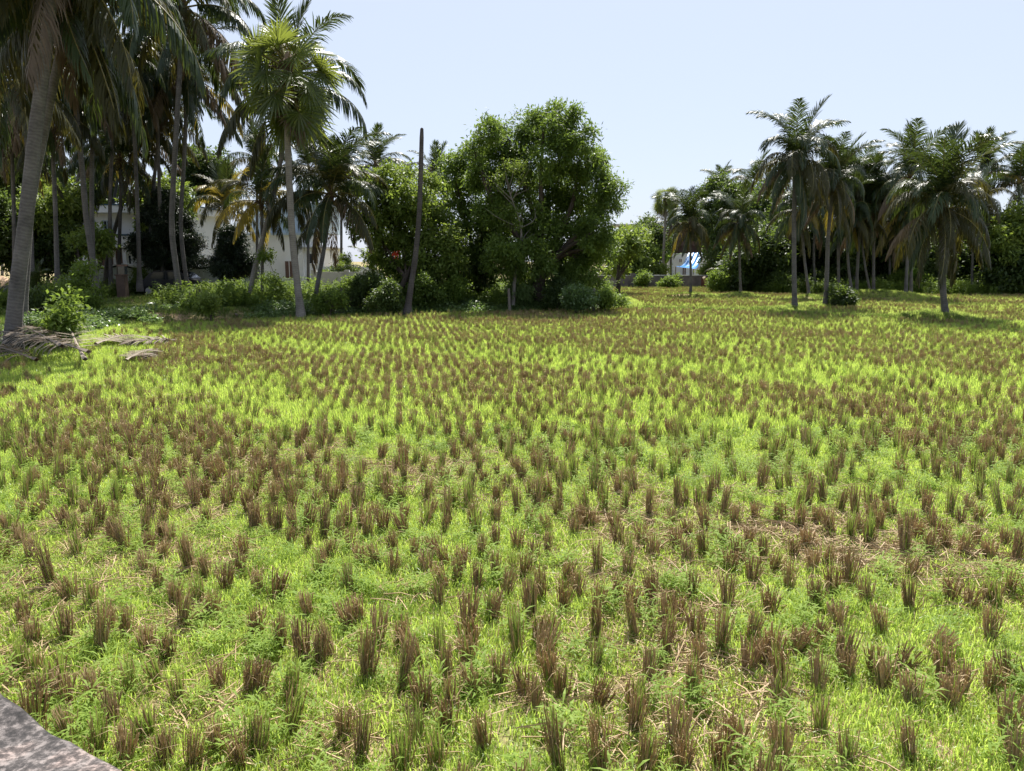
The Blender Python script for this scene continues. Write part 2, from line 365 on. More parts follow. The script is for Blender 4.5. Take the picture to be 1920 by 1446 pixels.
def blades(n, rad, h0, h1_, wid, bend, seed, k=4, curl=.5):
    r = rs(seed); a = r.uniform(0, 2 * pi, n); rr = rad * np.sqrt(r.uniform(0, 1, n))
    B = np.stack([rr * np.cos(a), rr * np.sin(a), np.full(n, -.01)], 1)
    d = r.uniform(0, 2 * pi, n); hgt = r.uniform(h0, h1_, n); bn = r.uniform(.15, 1, n) * bend
    D = np.stack([np.cos(d), np.sin(d), 0 * d], 1)
    t = np.linspace(0, 1, k)
    e = pi / 2 - bn[:, None] * (t[None, :] * .5 + curl * t[None, :] ** 2)
    st = hgt[:, None] / (k - 1)
    dx = np.concatenate([np.zeros((n, 1)), np.cumsum(np.cos(e[:, :-1]) * st, 1)], 1); dz = np.concatenate([np.zeros((n, 1)), np.cumsum(np.sin(e[:, :-1]) * st, 1)], 1)
    Pp = B[:, None, :] + D[:, None, :] * dx[..., None] + np.array([0, 0, 1.])[None, None, :] * dz[..., None]
    s = d + pi / 2 + r.uniform(-.6, .6, n); S = np.stack([np.cos(s), np.sin(s), 0 * s], 1)
    wp = np.interp(t, [0, .4, .8, 1], [.7, 1, .6, .05]); W = S[:, None, :] * (wid * r.uniform(.6, 1.3, n))[:, None, None] * wp[None, :, None] * .5
    return strips(Pp, W)
def tuft(n, rad, h0, h1_, wid, bend, seed, m, k=4, straw=0):
    g = G(); V, F = blades(n, rad, h0, h1_, wid, bend, seed, k); g.add(V, F, 0)
    if straw:
        V, F = blades(straw, rad * 1.2, h0, h1_ * .9, wid * .8, bend * 1.2, seed + 500, k); g.add(V, F, 1)
    return g.mesh('grass_tuft', [m, M['straw']])

def frustum_pts(n, y0, y1, seed, k=.70, pad=1.6):
    r = rs(seed); y = np.sqrt(r.uniform(y0 ** 2, y1 ** 2, n)); x = r.uniform(-1, 1, n) * (k * y + pad)
    return x, y
def field_mask(x, y):
    return bank_d(x, y) < -.05
dry = lambda x, y: fbm(x * .45, y * .45, 31, 4)          # where straw lies bare

rock_c = np.array([-1.7, 1.55])
def put(name, x, y, seed, protos, s0, s1, label, cat, tilt=.12, zoff=0, zs=None):
    r = rs(seed); n = len(x)
    pts = np.stack([x, y, H(x, y) + zoff], 1)
    rot = np.stack([r.normal(0, tilt, n), r.normal(0, tilt, n), r.uniform(0, 2 * pi, n)], 1)
    s = r.uniform(s0, s1, n); scl = np.stack([s, s, s * (r.uniform(.8, 1.25, n) if zs is None else zs)], 1)
    return scatter(name, pts, rot, scl, r.integers(0, len(protos), n), protos, label, cat)

near_t = [tuft(34, .085, .03, .105, .0056, 2.7, 10 + q, M['grass'], 5, straw=4) for q in range(6)]
def weed(seed, m, n=9, hgt=.13):
    r = rs(seed); g = G(); Pp = []; W = []
    for q in range(n):
        a = r.uniform(0, 6.28); rr = .07 * r.uniform() ** .5; b = np.array([rr * cos(a), rr * sin(a), 0]); tip = b + np.array([r.normal(0, .03), r.normal(0, .03), hgt * r.uniform(.5, 1.2)])
        for k in range(5):
            p = b + (tip - b) * (.3 + .7 * k / 4); az = k * 2.4 + q; D = np.array([cos(az), sin(az), .45]); l = r.uniform(.04, .085); p1 = p + D * l * .5; p2 = p + D * l + np.array([0, 0, -.25 * l]); S = np.array([-sin(az), cos(az), 0])
            Pp.append([p, p1, p2]); W.append([S * .0015, S * .006, S * .0006])
    V, F = strips(np.array(Pp), np.array(W)); g.add(V, F, 0); return g.mesh('leafy_weed', [m, M['straw']])
near_t = near_t * 3 + [weed(900, M['weedleaf'])]
mid_t = [tuft(34, .12, .06, .165, .0098, 1.8, 30 + q, M['grass'], 4, straw=4) for q in range(5)]
far_t = [tuft(34, .17, .07, .17, .013, 1.4, 50 + q, M['grassfar'], 3, straw=6) for q in range(5)]
x1, y1 = frustum_pts(34000, 2.3, 11, 1)
k1 = (dry(x1, y1) + rs(2).uniform(-.14, .14, len(x1)) > .30) & field_mask(x1, y1)
x2, y2 = frustum_pts(62000, 10.5, 29, 3)
k2 = (dry(x2, y2) + rs(4).uniform(-.16, .16, len(x2)) > .29) & field_mask(x2, y2)
x3, y3 = frustum_pts(90000, 27, 74, 5)
k3 = (dry(x3 * .5, y3 * .5) + rs(6).uniform(-.16, .16, len(x3)) > .30) & field_mask(x3, y3) & (np.hypot(x3, y3) < 90)
put('field_grass', x1[k1], y1[k1], 7, near_t, .75, 1.3, 'bright green young grass growing between the nearest rice stubble', 'grass')
put('field_grass', x2[k2], y2[k2], 8, mid_t, .8, 1.4, 'light green grass between the stubble rows in mid field', 'grass')
put('field_grass', x3[k3], y3[k3], 9, far_t, .7, 1.25, 'yellow green grass covering the far end of the paddy field', 'grass')

# straw litter
def litter(n, rad, seed, l0=.08, l1=.3):
    r = rs(seed); a = r.uniform(0, 2 * pi, n); rr = rad * np.sqrt(r.uniform(0, 1, n)); d = r.uniform(0, 2 * pi, n); Ls = r.uniform(l0, l1, n)
    c = np.stack([rr * np.cos(a), rr * np.sin(a), r.uniform(.0, .035, n)], 1); D = np.stack([np.cos(d), np.sin(d), r.normal(0, .12, n)], 1) * Ls[:, None] / 2
    bow = np.stack([0 * d, 0 * d, r.uniform(.0, .02, n)], 1)
    Pp = np.stack([c - D, c + bow, c + D], 1)
    V, F, uv = tubes(Pp, np.full((n, 3), .0022) * r.uniform(.6, 1.4, (n, 1)), 3)
    return G().add(V, F).mesh('straw_litter', [M['straw']])
lit = [litter(22, .16, 80 + q) for q in range(5)]
xs, ys = frustum_pts(9000, 2.3, 16, 11)
ks = (dry(xs, ys) + rs(12).uniform(-.1, .1, len(xs)) < .42) & field_mask(xs, ys)
put('straw_litter', xs[ks], ys[ks], 13, lit, .8, 1.4, 'pale dry straw lying loose on the field soil', 'straw', .06, .012)

# bank growth
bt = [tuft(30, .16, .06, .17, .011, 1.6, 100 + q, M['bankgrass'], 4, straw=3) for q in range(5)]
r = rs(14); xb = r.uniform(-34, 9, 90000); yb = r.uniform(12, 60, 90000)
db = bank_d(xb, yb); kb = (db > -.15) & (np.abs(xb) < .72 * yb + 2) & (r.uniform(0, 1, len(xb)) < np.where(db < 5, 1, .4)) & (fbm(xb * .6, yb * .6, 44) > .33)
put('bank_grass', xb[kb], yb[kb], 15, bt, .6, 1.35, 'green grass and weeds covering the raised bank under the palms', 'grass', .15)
rd = seg_dist(x3, y3, ridge_line)
xr = rs(16).uniform(0, 1, 5200); seg = rs(17).integers(0, len(ridge_line) - 1, 5200)
pr = ridge_line[seg] + (ridge_line[seg + 1] - ridge_line[seg]) * xr[:, None] + rs(18).normal(0, .35, (5200, 2))
md_ = []
for (mx_, my_, rr_, hh_) in MOUNDS:
    q = rs(int(mx_ * 10) % 999 + 20).normal(0, rr_ * .45, (320, 2)); md_.append(q + (mx_, my_))
pr = np.vstack([pr] + md_)
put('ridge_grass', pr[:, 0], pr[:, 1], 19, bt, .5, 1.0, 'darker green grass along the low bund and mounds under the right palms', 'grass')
def creeper_patch(n, rad, seed, ls=.09):
    r = rs(seed); a = r.uniform(0, 2 * pi, n); rr = rad * np.sqrt(r.uniform(0, 1, n))
    c = np.stack([rr * np.cos(a), rr * np.sin(a), r.uniform(.02, .26, n) * (1 - .6 * (rr / rad) ** 2)], 1)
    d = norm(r.normal(0, 1, (n, 3)) * (1, 1, .45) + (0, 0, .15)); nn = norm(np.cross(d, r.normal(0, 1, (n, 3)) * (.5, .5, 1) + (0, 0, 1)))
    l = ls * r.uniform(.6, 1.3, n)[:, None]
    V = np.stack([c, c + d * l * .5 + nn * l * .38, c + d * l, c + d * l * .5 - nn * l * .38], 1).reshape(-1, 3)
    return G().add(V, np.arange(4 * n).reshape(-1, 4)).mesh('creeper_patch', [M['creeper']])
cr = [creeper_patch(90, .32, 120 + q) for q in range(4)]
r = rs(21); px_ = r.uniform(-60, 1185, 9000); py_ = np.interp(px_, [-60, 150, 300, 560, 800, 1050, 1185], [655, 604, 590, 578, 575, 571, 566]) + r.normal(0, 6, 9000) + r.uniform(0, 14, 9000)
cw = np.array([gp(a, b, .35)[:2] for a, b in zip(px_, py_)]); kc = (bank_d(cw[:, 0], cw[:, 1]) > -.1) & ((px_ > 520) | (r.uniform(0, 1, 9000) < .45)) & (fbm(cw[:, 0] * .5, cw[:, 1] * .5, 61) > .33)
put('bank_creeper', cw[kc, 0], cw[kc, 1], 22, cr, .7, 1.35, 'leafy creeper spreading over the front of the bank', 'creeper')

def tall_weed(seed, m, n=10, hgt=.6):
    r = rs(seed); g = G()
    for q in range(n):
        a = r.uniform(0, 6.28); rr = .25 * r.uniform() ** .5; b = np.array([rr * cos(a), rr * sin(a), 0]); h = hgt * r.uniform(.35, 1.1); tip = b + np.array([r.normal(0, .14), r.normal(0, .14), h])
        V, F, uv = tubes(np.array([[b, (b + tip) / 2 + r.normal(0, .02, 3), tip]]), np.array([[.006, .005, .002]]), 3); g.add(V, F, 0)
        k = 14; t = r.uniform(.2, 1, k)[:, None]; p = b + (tip - b) * t; d = norm(r.normal(0, 1, (k, 3)) * (1, 1, .5) + (0, 0, .2)); sd = norm(np.cross(d, (0, 0, 1.))); l = r.uniform(.07, .15, (k, 1)); w_ = sd * l * .22
        V = np.stack([p, p + d * l * .5 + w_, p + d * l - (0, 0, .02), p + d * l * .5 - w_], 1).reshape(-1, 3); g.add(V, np.arange(4 * k).reshape(-1, 4), 0)
    return g.mesh('tall_weed', [m])
tw = [tall_weed(950 + q, M['shrubleaf'], hgt=.45 + .08 * q) for q in range(5)]
r = rs(952); xw = r.uniform(-33, 7, 30000); yw = r.uniform(18, 58, 30000); dw = bank_d(xw, yw)
kw_ = (dw > .9) & (np.abs(xw) < .70 * yw + 1) & (fbm(xw * .35, yw * .35, 97, 3) > .52) & (r.uniform(0, 1, 30000) < .35) & ~((xw < -9.5) & (xw > -19) & (yw < 33) & (dw < 4))
put('bank_weeds', xw[kw_], yw[kw_], 953, tw, .6, 1.5, 'patchy leafy weeds standing on the bank between the palm trunks', 'weeds', .12)
kw_ = (np.abs(xw * 0 + r.uniform(0, 1, 30000)) < .02)
px_ = r.uniform(1352, 1960, 900); yy_ = r.uniform(51, 61, 900); ww = np.array([at(a, 550, b)[:2] for a, b in zip(px_, yy_)]); edge_y = np.interp(px_, [1100, 1340, 1450, 1960], [68, 66, 57, 54.5]) + r.normal(0, .7, 900)
ww = np.stack([ww[:, 0] / yy_ * edge_y, edge_y], 1)
put('field_end_weeds', ww[:, 0], ww[:, 1], 954, tw, .7, 1.7, 'ragged weeds along the foot of the trees and wall at the far field end', 'weeds', .12)

# ------------------------------------------------------------------ rice stubble
def stubble_arr(kind, seed, ht=.30):
    r = rs(seed); g = G(); g2 = G()
    n = {'b': 44, 'm': 36, 'g': 14, 'd': 46}[kind]
    def stalks(n, rad, h0, h1_, sprd, rw):
        a = r.uniform(0, 2 * pi, n); rr = rad * np.sqrt(r.uniform(0, 1, n)); B = np.stack([rr * np.cos(a), rr * np.sin(a), np.full(n, -.01)], 1)
        h = r.uniform(h0, h1_, n); out = np.stack([np.cos(a), np.sin(a), 0 * a], 1) * (sprd * (.3 + rr / rad) * r.uniform(.3, 1.4, n))[:, None] + r.normal(0, .045, (n, 3)) * (1, 1, 0)
        T = B + np.stack([0 * a, 0 * a, h], 1) + out * h[:, None]
        mid = (B + T) / 2 + r.normal(0, .006, (n, 3))
        Pp = np.stack([B, mid, T], 1); V, F, uv = tubes(Pp, np.stack([np.full(n, rw), np.full(n, rw), np.full(n, rw * .9)], 1) * r.uniform(.6, 1.35, (n, 1)), 3)
        g.add(V, F, 0)
    stalks(n, .030, ht * .62, ht * 1.0, .13, .0032)
    stalks(max(3, n // 10), .04, ht * .25, ht * .7, .5, .0028)
    # frayed dry sheaths hanging from the stalks
    nf = n // 9
    a = r.uniform(0, 2 * pi, nf); rr = .033 + .02 * r.uniform(0, 1, nf); z = ht * r.uniform(.35, .95, nf); D = np.stack([np.cos(a), np.sin(a), 0 * a], 1)
    p0 = D * rr[:, None] + np.stack([0 * a, 0 * a, z], 1); l = r.uniform(.05, .13, nf)[:, None]
    p1 = p0 + (D * .8 + (0, 0, .35)) * l * .5; p2 = p1 + (D * .55 + r.normal(0, .4, (nf, 3)) - (0, 0, .7)) * l * .6
    S = np.stack([-np.sin(a), np.cos(a), 0 * a], 1) * .0032
    Pp = np.stack([p0, p1, p2], 1); W = np.stack([S, S, S * .3], 1); V, F = strips(Pp, W); g.add(V, F, 0)
    ng = {'b': 7, 'm': 20, 'g': 36, 'd': 10}[kind]
    V, F = blades(ng, .045, ht * .5, ht * 1.38, .0066, .55, seed + 900, 4, .3); g2.add(V, F, 0)
    V, F = blades({'b': 7, 'm': 6, 'g': 4, 'd': 5}[kind], .045, ht * .6, ht * 1.15, .0052, 2.4, seed + 970, 5, .6); g2.add(V, F, 1)
    if kind in 'mg':
        nb = 8; V, F = blades(nb, .05, ht * .7, ht * 1.1, .006, .4, seed + 950, 4, .3); g2.add(V, F, 1)
    return g, g2
SK = {}
for kd in 'bmgd':
    for q in range(5):
        a, b = stubble_arr(kd, ord(kd) * 10 + q)
        V1, F1, M1, U1 = a.arrays(); V2, F2, M2, U2 = b.arrays()
        both = G(); both.V = [V1, V2]; both.F = [F1, np.where(F2 >= 0, F2 + len(V1), -1)]; both.M = [M1, M2 + 1]; both.U = [U1, U2]; both.n = len(V1) + len(V2)
        SK[kd, q] = (a.mesh('rice_stubble', [M['stalk']]), b.mesh('regrowth', [M['stalkgreen'], M['straw']]), both.mesh('rice_stubble_far', [M['stalk'], M['stalkgreen'], M['straw']]))

SP = {}
SP[0, 950, 4] = "160,80,90,b 250,110,110,m 60,195,120,b 170,305,150,b 235,440,190,b 400,640,300,m 570,215,130,g 650,95,110,b 745,175,180,b 665,265,140,m 855,125,130,b 840,295,150,b 945,350,230,m 1090,255,200,m 1125,365,130,b 1215,285,140,b 1205,425,140,b 1280,305,110,b 1430,505,260,m 1555,570,190,m 1700,650,190,d 1890,205,200,d 1085,525,80,b 1185,640,120,b 1300,745,150,m 1490,740,130,g 1560,150,120,m 1815,530,100,b 690,790,170,g"
SP[480, 950, 4] = "10,190,170,b 130,200,180,m 165,215,190,m 300,210,190,b 390,180,170,b 395,335,150,b 515,240,220,m 620,260,170,m 690,170,170,b 800,180,170,d 830,250,160,m 910,100,100,b 1110,120,130,b 1265,170,90,g 1415,230,130,m 1635,100,100,d 1800,150,150,d 1800,310,130,b 540,410,130,m 1040,360,120,m 1030,530,130,b 1190,400,110,m 1355,390,110,b 1420,460,110,b 1280,530,100,b 1560,480,120,b 1510,600,180,b 1420,640,170,b 1660,650,180,b 1700,400,110,m 1790,560,180,m 1870,680,190,b 150,710,200,d 30,660,110,b 910,460,90,m 480,550,110,g 800,450,80,b 700,330,60,b 250,300,90,m"
SP[960, 950, 4] = "110,160,130,m 280,220,120,b 350,90,100,b 480,120,80,b 545,180,150,b 465,230,100,b 600,170,120,m 785,210,130,b 800,310,120,b 970,295,140,b 890,380,130,g 40,330,130,b 270,360,100,m 1060,380,110,b 1235,320,140,b 1325,250,90,b 1320,430,130,b 1430,370,170,m 1580,300,130,m 1690,420,150,b 1620,480,150,b 1770,310,100,b 1800,570,180,b 1890,400,120,m 95,540,160,b 160,430,80,b 230,700,230,b 390,580,130,m 490,690,140,m 640,500,200,m 860,540,160,m 770,720,170,m 880,800,190,b 1050,760,230,b 1610,770,210,b 120,780,150,b 380,770,200,b 640,790,170,b 1460,200,190,b 1660,150,150,m 1820,110,120,b 20,520,130,g 1350,680,110,m"
SP[1440, 950, 4] = "70,130,140,m 120,100,100,b 235,180,170,m 355,140,110,b 475,210,160,b 660,210,130,b 780,130,130,m 840,180,80,b 800,50,60,b 1020,370,250,m 1070,200,120,m 1130,260,130,b 1195,370,160,m 1300,260,120,b 1440,150,110,b 1560,130,110,m 1340,340,80,b 1450,380,150,m 1560,310,140,b 1670,410,140,b 1780,310,90,b 1850,440,190,b 1890,340,90,b 290,320,90,b 45,480,140,m 190,400,80,b 340,500,150,b 155,620,190,b 480,660,170,b 600,600,220,b 440,460,90,m 730,760,180,m 1050,560,110,m 1060,790,210,m 1370,730,140,b 1505,790,120,b 1640,760,120,m 1700,780,90,g 1800,680,90,m 1500,50,60,d 1820,70,60,d"
SP[0, 1130, 4] = "180,200,110,b 260,340,170,b 160,530,170,g 840,230,210,b 950,240,200,m 1110,370,170,d 1270,430,170,m 1590,110,130,m 1900,260,180,m 710,740,140,b 980,670,170,g 1180,620,110,g 1340,760,150,g 1640,680,200,b 1860,690,200,b 500,780,120,b 340,780,150,m 430,640,140,g 270,560,120,g"
SP[480, 1130, 4] = "190,370,240,m 350,460,260,b 480,490,220,m 575,430,260,m 395,130,130,b 710,210,190,b 780,160,150,b 910,320,250,b 1090,340,230,m 830,580,330,m 1090,660,340,m 1230,490,270,b 1260,790,240,b 1430,620,280,m 1590,450,190,m 1830,620,220,m 1620,690,120,b 260,760,240,g 1380,430,230,g 1780,130,90,d 20,240,150,b 1470,790,230,m 20,700,90,b"
SP[960, 1130, 4] = "290,270,140,m 190,310,130,m 640,270,260,m 930,280,260,m 1160,320,180,m 1380,270,160,b 1560,380,290,m 1770,560,230,b 1790,300,200,m 40,380,330,g 90,700,190,b 160,800,130,b 370,700,210,m 640,780,210,b 620,500,150,g 1020,590,180,m 1350,690,260,m 890,780,170,m 980,800,160,g 1900,500,130,b 1240,120,110,b"
SP[1440, 1130, 4] = "40,470,230,b 190,410,170,b 245,390,190,b 370,350,160,b 540,220,170,b 850,250,140,b 1660,300,210,b 960,570,180,l 1210,420,150,l 110,690,270,m 370,700,240,b 540,540,250,m 600,610,170,b 790,560,180,b 860,680,150,m 1310,600,240,m 1440,700,180,b 1370,790,140,b 1670,680,200,b 1070,800,140,b 1800,640,170,m 20,100,90,b 80,800,120,g"
SP[480, 1080, 3.95] = "250,1160,270,g 650,1230,170,m 780,1380,300,m 1080,1440,240,g 1420,1140,200,m 1690,1290,240,m 1180,1280,150,g 1340,1420,250,g 30,1360,200,g"
SP[960, 1080, 3.95] = "350,1440,370,m 650,1430,180,b 670,1250,190,m 990,1440,270,m 1220,1290,300,b 1270,1440,170,b 1640,1330,250,b 1540,1440,190,b 910,1150,270,m"
SP[1440, 1080, 3.95] = "100,1420,270,m 1040,1370,240,m 1760,1230,300,b 580,1440,170,g 380,1190,130,g 1820,1440,150,m"
SP[0, 1100, 4] = "850,1060,150,b 950,1340,150,b 1110,1170,150,g 1250,1360,200,m 1450,1370,250,m 1640,1260,130,b 540,1160,160,m 740,1270,160,g 1900,1250,160,g 1820,1380,150,b 350,900,140,m"
one = []
for (ox, oy, s), txt in SP.items():
    for e in txt.split():
        a, b, h, k = e.split(','); px = ox + float(a) / s; py = oy + float(b) / s; hp = float(h) / s
        p = gp(px, py, .0); top = at(px, py - hp, p[1])[2]
        one.append((p[0], p[1], float(np.clip(top * 1.36, .22, .55)), k))
near_xy = np.array([(a, b) for a, b, _, _ in one])
# the rest of the field: planted rows
r = rs(200); ang = radians(-20)
u = np.arange(-75, 75, .245); v = np.arange(-30, 95, .225)
U_, V_ = np.meshgrid(u, v); U_ = U_ + (np.arange(len(v)) % 2)[:, None] * .1
U_ = (U_ + r.normal(0, .026, U_.shape)).ravel(); V_ = (V_ + r.normal(0, .035, V_.shape)).ravel()
sx = U_ * cos(ang) - V_ * sin(ang); sy = U_ * sin(ang) + V_ * cos(ang)
k = (sy > 2.6) & (sy < 69) & (np.abs(sx) < .70 * sy + 1.0)
sx, sy = sx[k], sy[k]
qx, qy = proj(np.stack([sx, sy, 0 * sx], 1))
near_gap = np.array([np.min(np.hypot(near_xy[:, 0] - a, near_xy[:, 1] - b)) if b < 9 else 9 for a, b in zip(sx, sy)])
extra = (near_gap > .17) & (r.uniform(0, 1, len(sx)) < .33)
k = field_mask(sx, sy) & (bank_d(sx, sy) < -1.0) & (seg_dist(sx, sy, ridge_line) > .5) & (((qy < 972) | (qx < -8) | (qx > 1928)) | extra) & ~((sx < -.6) & (sy < 2.9))
for (mx_, my_, rr_, hh_) in MOUNDS: k &= np.hypot(sx - mx_, sy - my_) > rr_ * .9
k &= r.uniform(0, 1, len(sx)) < np.clip(-.22 + 1.9 * fbm((sx - sy) * .10 + 3, (sx + sy) * .38, 83, 3), .42, 1) * np.where(sy > 30, .75, 1)
# close to the left bank the grass outgrows the stubble
k &= ~((bank_d(sx, sy) > -3.5) & (sx < -6) & (r.uniform(0, 1, len(sx)) < .8))
sx, sy = sx[k], sy[k]
bn = fbm((sx - sy) * .10 + 3, (sx + sy) * .38, 83, 3); kindv = bn + r.uniform(-.22, .22, len(sx)) - .07 * sstep(9, 22, sy)
skind = np.where(kindv > .57, 0, np.where(kindv > .38, 1, np.where(kindv > .30, 2, 3)))     # 0 b, 1 m, 2 g, 3 d->g
qx, qy = proj(np.stack([sx, sy, 0 * sx], 1)); inview = (qx > 0) & (qx < 1920) & (qy < 972)
order = np.argsort(np.where(inview, sy, 1e9)); need = max(0, 300 - len(one)); pick = order[:need]
for q in pick: one.append((sx[q], sy[q], .28 * r.uniform(.95, 1.4), 'bmgg'[skind[q]]))
rest = np.ones(len(sx), bool); rest[pick] = False
LAB = {'b': ('brown cut rice stubble clump with nearly no green, standing in the near field', 'brown rice stubble clumps in the near field'),
       'm': ('brown rice stubble clump mixed with green shoots, standing in the near field', 'mixed rice stubble clumps in the near field'),
       'g': ('mostly green regrown rice clump with few brown stalks in the near field', 'green rice clumps in the near field'),
       'd': ('dense dark brown rice stubble clump with a few green blades in the near field', 'dark rice stubble clumps in the near field'),
       'l': ('brown rice stubble clump pushed over to the right in the near field', 'leaning rice stubble clumps in the near field')}
for q, (x, y, h, kd) in enumerate(one):
    mk = 'b' if kd == 'l' else kd
    a, b, _ = SK[mk, (q * 7 + int(x * 13)) % 5]
    o = link('rice_stubble', a, None, (x, y, h1(x, y))); c = link('regrowth', b, o)
    ws = float(r.uniform(.72, 1.08))
    o.scale = (ws, ws, h / .30); o.rotation_euler = (r.normal(0, .11), r.normal(0, .11) + (.62 if kd == 'l' else 0), 0)
    lb, gr = LAB[kd]; tag(o, lb, 'rice stubble', gr)
xr_, yr_ = sx[rest], sy[rest]; n = len(xr_)
protos = [SK[kd, q][2] for kd in 'bmg' for q in range(5)]
idx = np.array([0, 5, 10, 10])[skind[rest]] + r.integers(0, 5, n)
hs = r.uniform(.65, 1.12, n) * np.where(yr_ > 30, .9, 1)
ws = r.uniform(.7, 1.15, n) * (1 - .15 * sstep(12, 30, yr_))
scatter('rice_stubble_rows', np.stack([xr_, yr_, H(xr_, yr_)], 1), np.stack([r.normal(0, .13, n), r.normal(0, .13, n), r.uniform(0, 6.28, n)], 1), np.stack([ws, ws, hs], 1), idx, protos,
        'rows of brown and green rice stubble filling the middle and far field', 'rice stubble')

# ------------------------------------------------------------------ palms
def frond_arr(Lf, e0, bend, seed, droop, vee, nl=78, lw=.050, lmax=.95, gap=.06):
    r = rs(seed); t = np.linspace(0, 1, 15)
    e = radians(e0) - radians(bend) * t ** 1.35
    dx = np.concatenate([[0], np.cumsum(np.cos(e[:-1]))]) * Lf / 14; dz = np.concatenate([[0], np.cumsum(np.sin(e[:-1]))]) * Lf / 14
    dy = r.uniform(-.12, .12) * Lf * t ** 2
    R = np.stack([dx, dy, dz], 1)
    g = G(); V, F, uv = tubes(R[None], np.interp(t, [0, .08, .2, 1], [.06, .034, .026, .006])[None], 4); g.add(V, F, 1)
    T = norm(np.gradient(R, axis=0))
    for s in (-1, 1):
        ts = np.linspace(.15, .995, nl) + r.normal(0, .005, nl); ts = ts[r.uniform(0, 1, nl) > gap]; ts = np.clip(ts, .1, .999); n = len(ts)
        p = np.stack([np.interp(ts, t, R[:, c]) for c in range(3)], 1); Tt = norm(np.stack([np.interp(ts, t, T[:, c]) for c in range(3)], 1))
        S = norm(np.cross(Tt, (0, 0, 1.)) * -1); S = np.where(np.abs(Tt[:, 2:3]) > .98, np.array([[0, 1., 0]]), S); S = S * s
        Nn = np.cross(Tt, S) * s; Nn = Nn * np.sign(Nn[:, 2:3] + 1e-6)
        a = np.radians(np.interp(ts, [.12, .5, 1], [72, 55, 22]) + r.normal(0, 6, n)); v = np.radians(vee + r.normal(0, 9, n))
        d = np.cos(a)[:, None] * Tt + np.sin(a)[:, None] * (np.cos(v)[:, None] * S + np.sin(v)[:, None] * Nn)
        l = lmax * np.interp(ts, [.1, .25, .55, .85, 1], [.55, .9, 1, .72, .4]) * r.uniform(.88, 1.1, n)
        dn = np.array([0, 0, -1.]); dr = droop * r.uniform(.6, 1.4, n)[:, None]
        d1 = norm(d + dn * dr * .15); d2 = norm(d1 + dn * dr * .55); d3 = norm(d2 + dn * dr * .9)
        sg = (l / 3)[:, None]; p1 = p + d1 * sg; p2 = p1 + d2 * sg; p3 = p2 + d3 * sg
        Pp = np.stack([p, p1, p2, p3], 1)
        dd = np.stack([d1, d1, d2, d3], 1); Wv = norm(Tt[:, None, :] - (Tt[:, None, :] * dd).sum(-1, keepdims=True) * dd)
        W = Wv * (np.array([.5, 1, .8, .1]) * lw * .5)[None, :, None]
        V, F = strips(Pp, W); g.add(V, F, 0)
    return g
AGES = [(86, 28, .15, 18), (73, 78, .4, 14), (57, 116, .7, 5), (37, 128, 1.1, -8), (13, 112, 1.5, -22), (-15, 80, 1.8, -35), (-46, 42, 2.0, -40)]
FR = {}; FRA = {}
def frond_mesh(age, var, colr):
    kk = (age, var, colr)
    if kk not in FR:
        if (age, var) not in FRA:
            e0, bd, dr, ve = AGES[age]; q = rs(age * 31 + var)
            FRA[age, var] = frond_arr(4.0 * (.85 if age == 0 else 1), e0 + q.normal(0, 4), bd + q.normal(0, 8), age * 100 + var, dr, ve, gap=.05 + .03 * age)
        FR[kk] = FRA[age, var].mesh('frond', [M[colr], M['petiole'] if colr in ('frond', 'frondolive') else M['fronddry']])
    return FR[kk]
def crown_plan(n, seed, droopy=0.0, yellow=.12, dryf=.12):
    r = rs(seed); out = []
    for i_ in range(n):
        f = i_ / (n - 1) if n > 1 else 0
        af = np.clip(f * 5.6 ** 1 + droopy + r.normal(0, .35), 0, 6); age = int(round(af))
        az = i_ * 2.39996 + r.normal(0, .18)
        colr = 'frond' if age < 4 else ('frondolive' if r.uniform() < .4 else 'frond')
        u_ = r.uniform()
        if yellow >= .4 and age > 0 and u_ < .6: out.append((age, int(r.integers(0, 3)), 'frondyellow' if u_ < .35 else 'frondolive', az, r.uniform(.88, 1.08), r.normal(0, .06), r.normal(0, .06))); continue
        if age >= 4 and u_ < yellow * .7: colr = 'frondyellow'
        elif age >= 5 and u_ < yellow + dryf * 1.5: colr = 'fronddry'
        elif age >= 2 and u_ > .8: colr = 'frondolive'
        out.append((age, int(r.integers(0, 3)), colr, az, r.uniform(.88, 1.08), r.normal(0, .06), r.normal(0, .06)))
    return out
def trunk_mesh(g, path, r0, r1, m=10, k=22, flare=1.5, bump=.05, seed=0):
    r0, r1 = r0 * .62, r1 * .66
    P = spline(path, k); t = np.linspace(0, 1, k); R = r0 + (r1 - r0) * t ** .7
    L_ = np.linalg.norm(np.diff(P, axis=0), axis=1).sum()
    R = R * (1 + (flare - 1) * np.exp(-t * L_ / .45)) * (1 + bump * rs(seed).normal(0, .4, k))
    P = np.vstack([P[0] - (0, 0, .35), P]); R = np.concatenate([[R[0] * 1.1], R])
    V, F, uv = tubes(P[None], R[None], m); g.add(V, F, 0, uv); return P
def ball(g, c, rad, m=0, sq=1.0, ns=8, nr=6):
    th = np.linspace(0, 2 * pi, ns, endpoint=False); ph = np.linspace(0, pi, nr)
    V = np.array([[c[0] + rad * sin(p) * cos(a), c[1] + rad * sin(p) * sin(a), c[2] + rad * sq * cos(p)] for p in ph for a in th])
    F = [[i * ns + j, i * ns + (j + 1) % ns, (i + 1) * ns + (j + 1) % ns, (i + 1) * ns + j] for i in range(nr - 1) for j in range(ns)]
    g.add(V, F, m)
FARC = {}
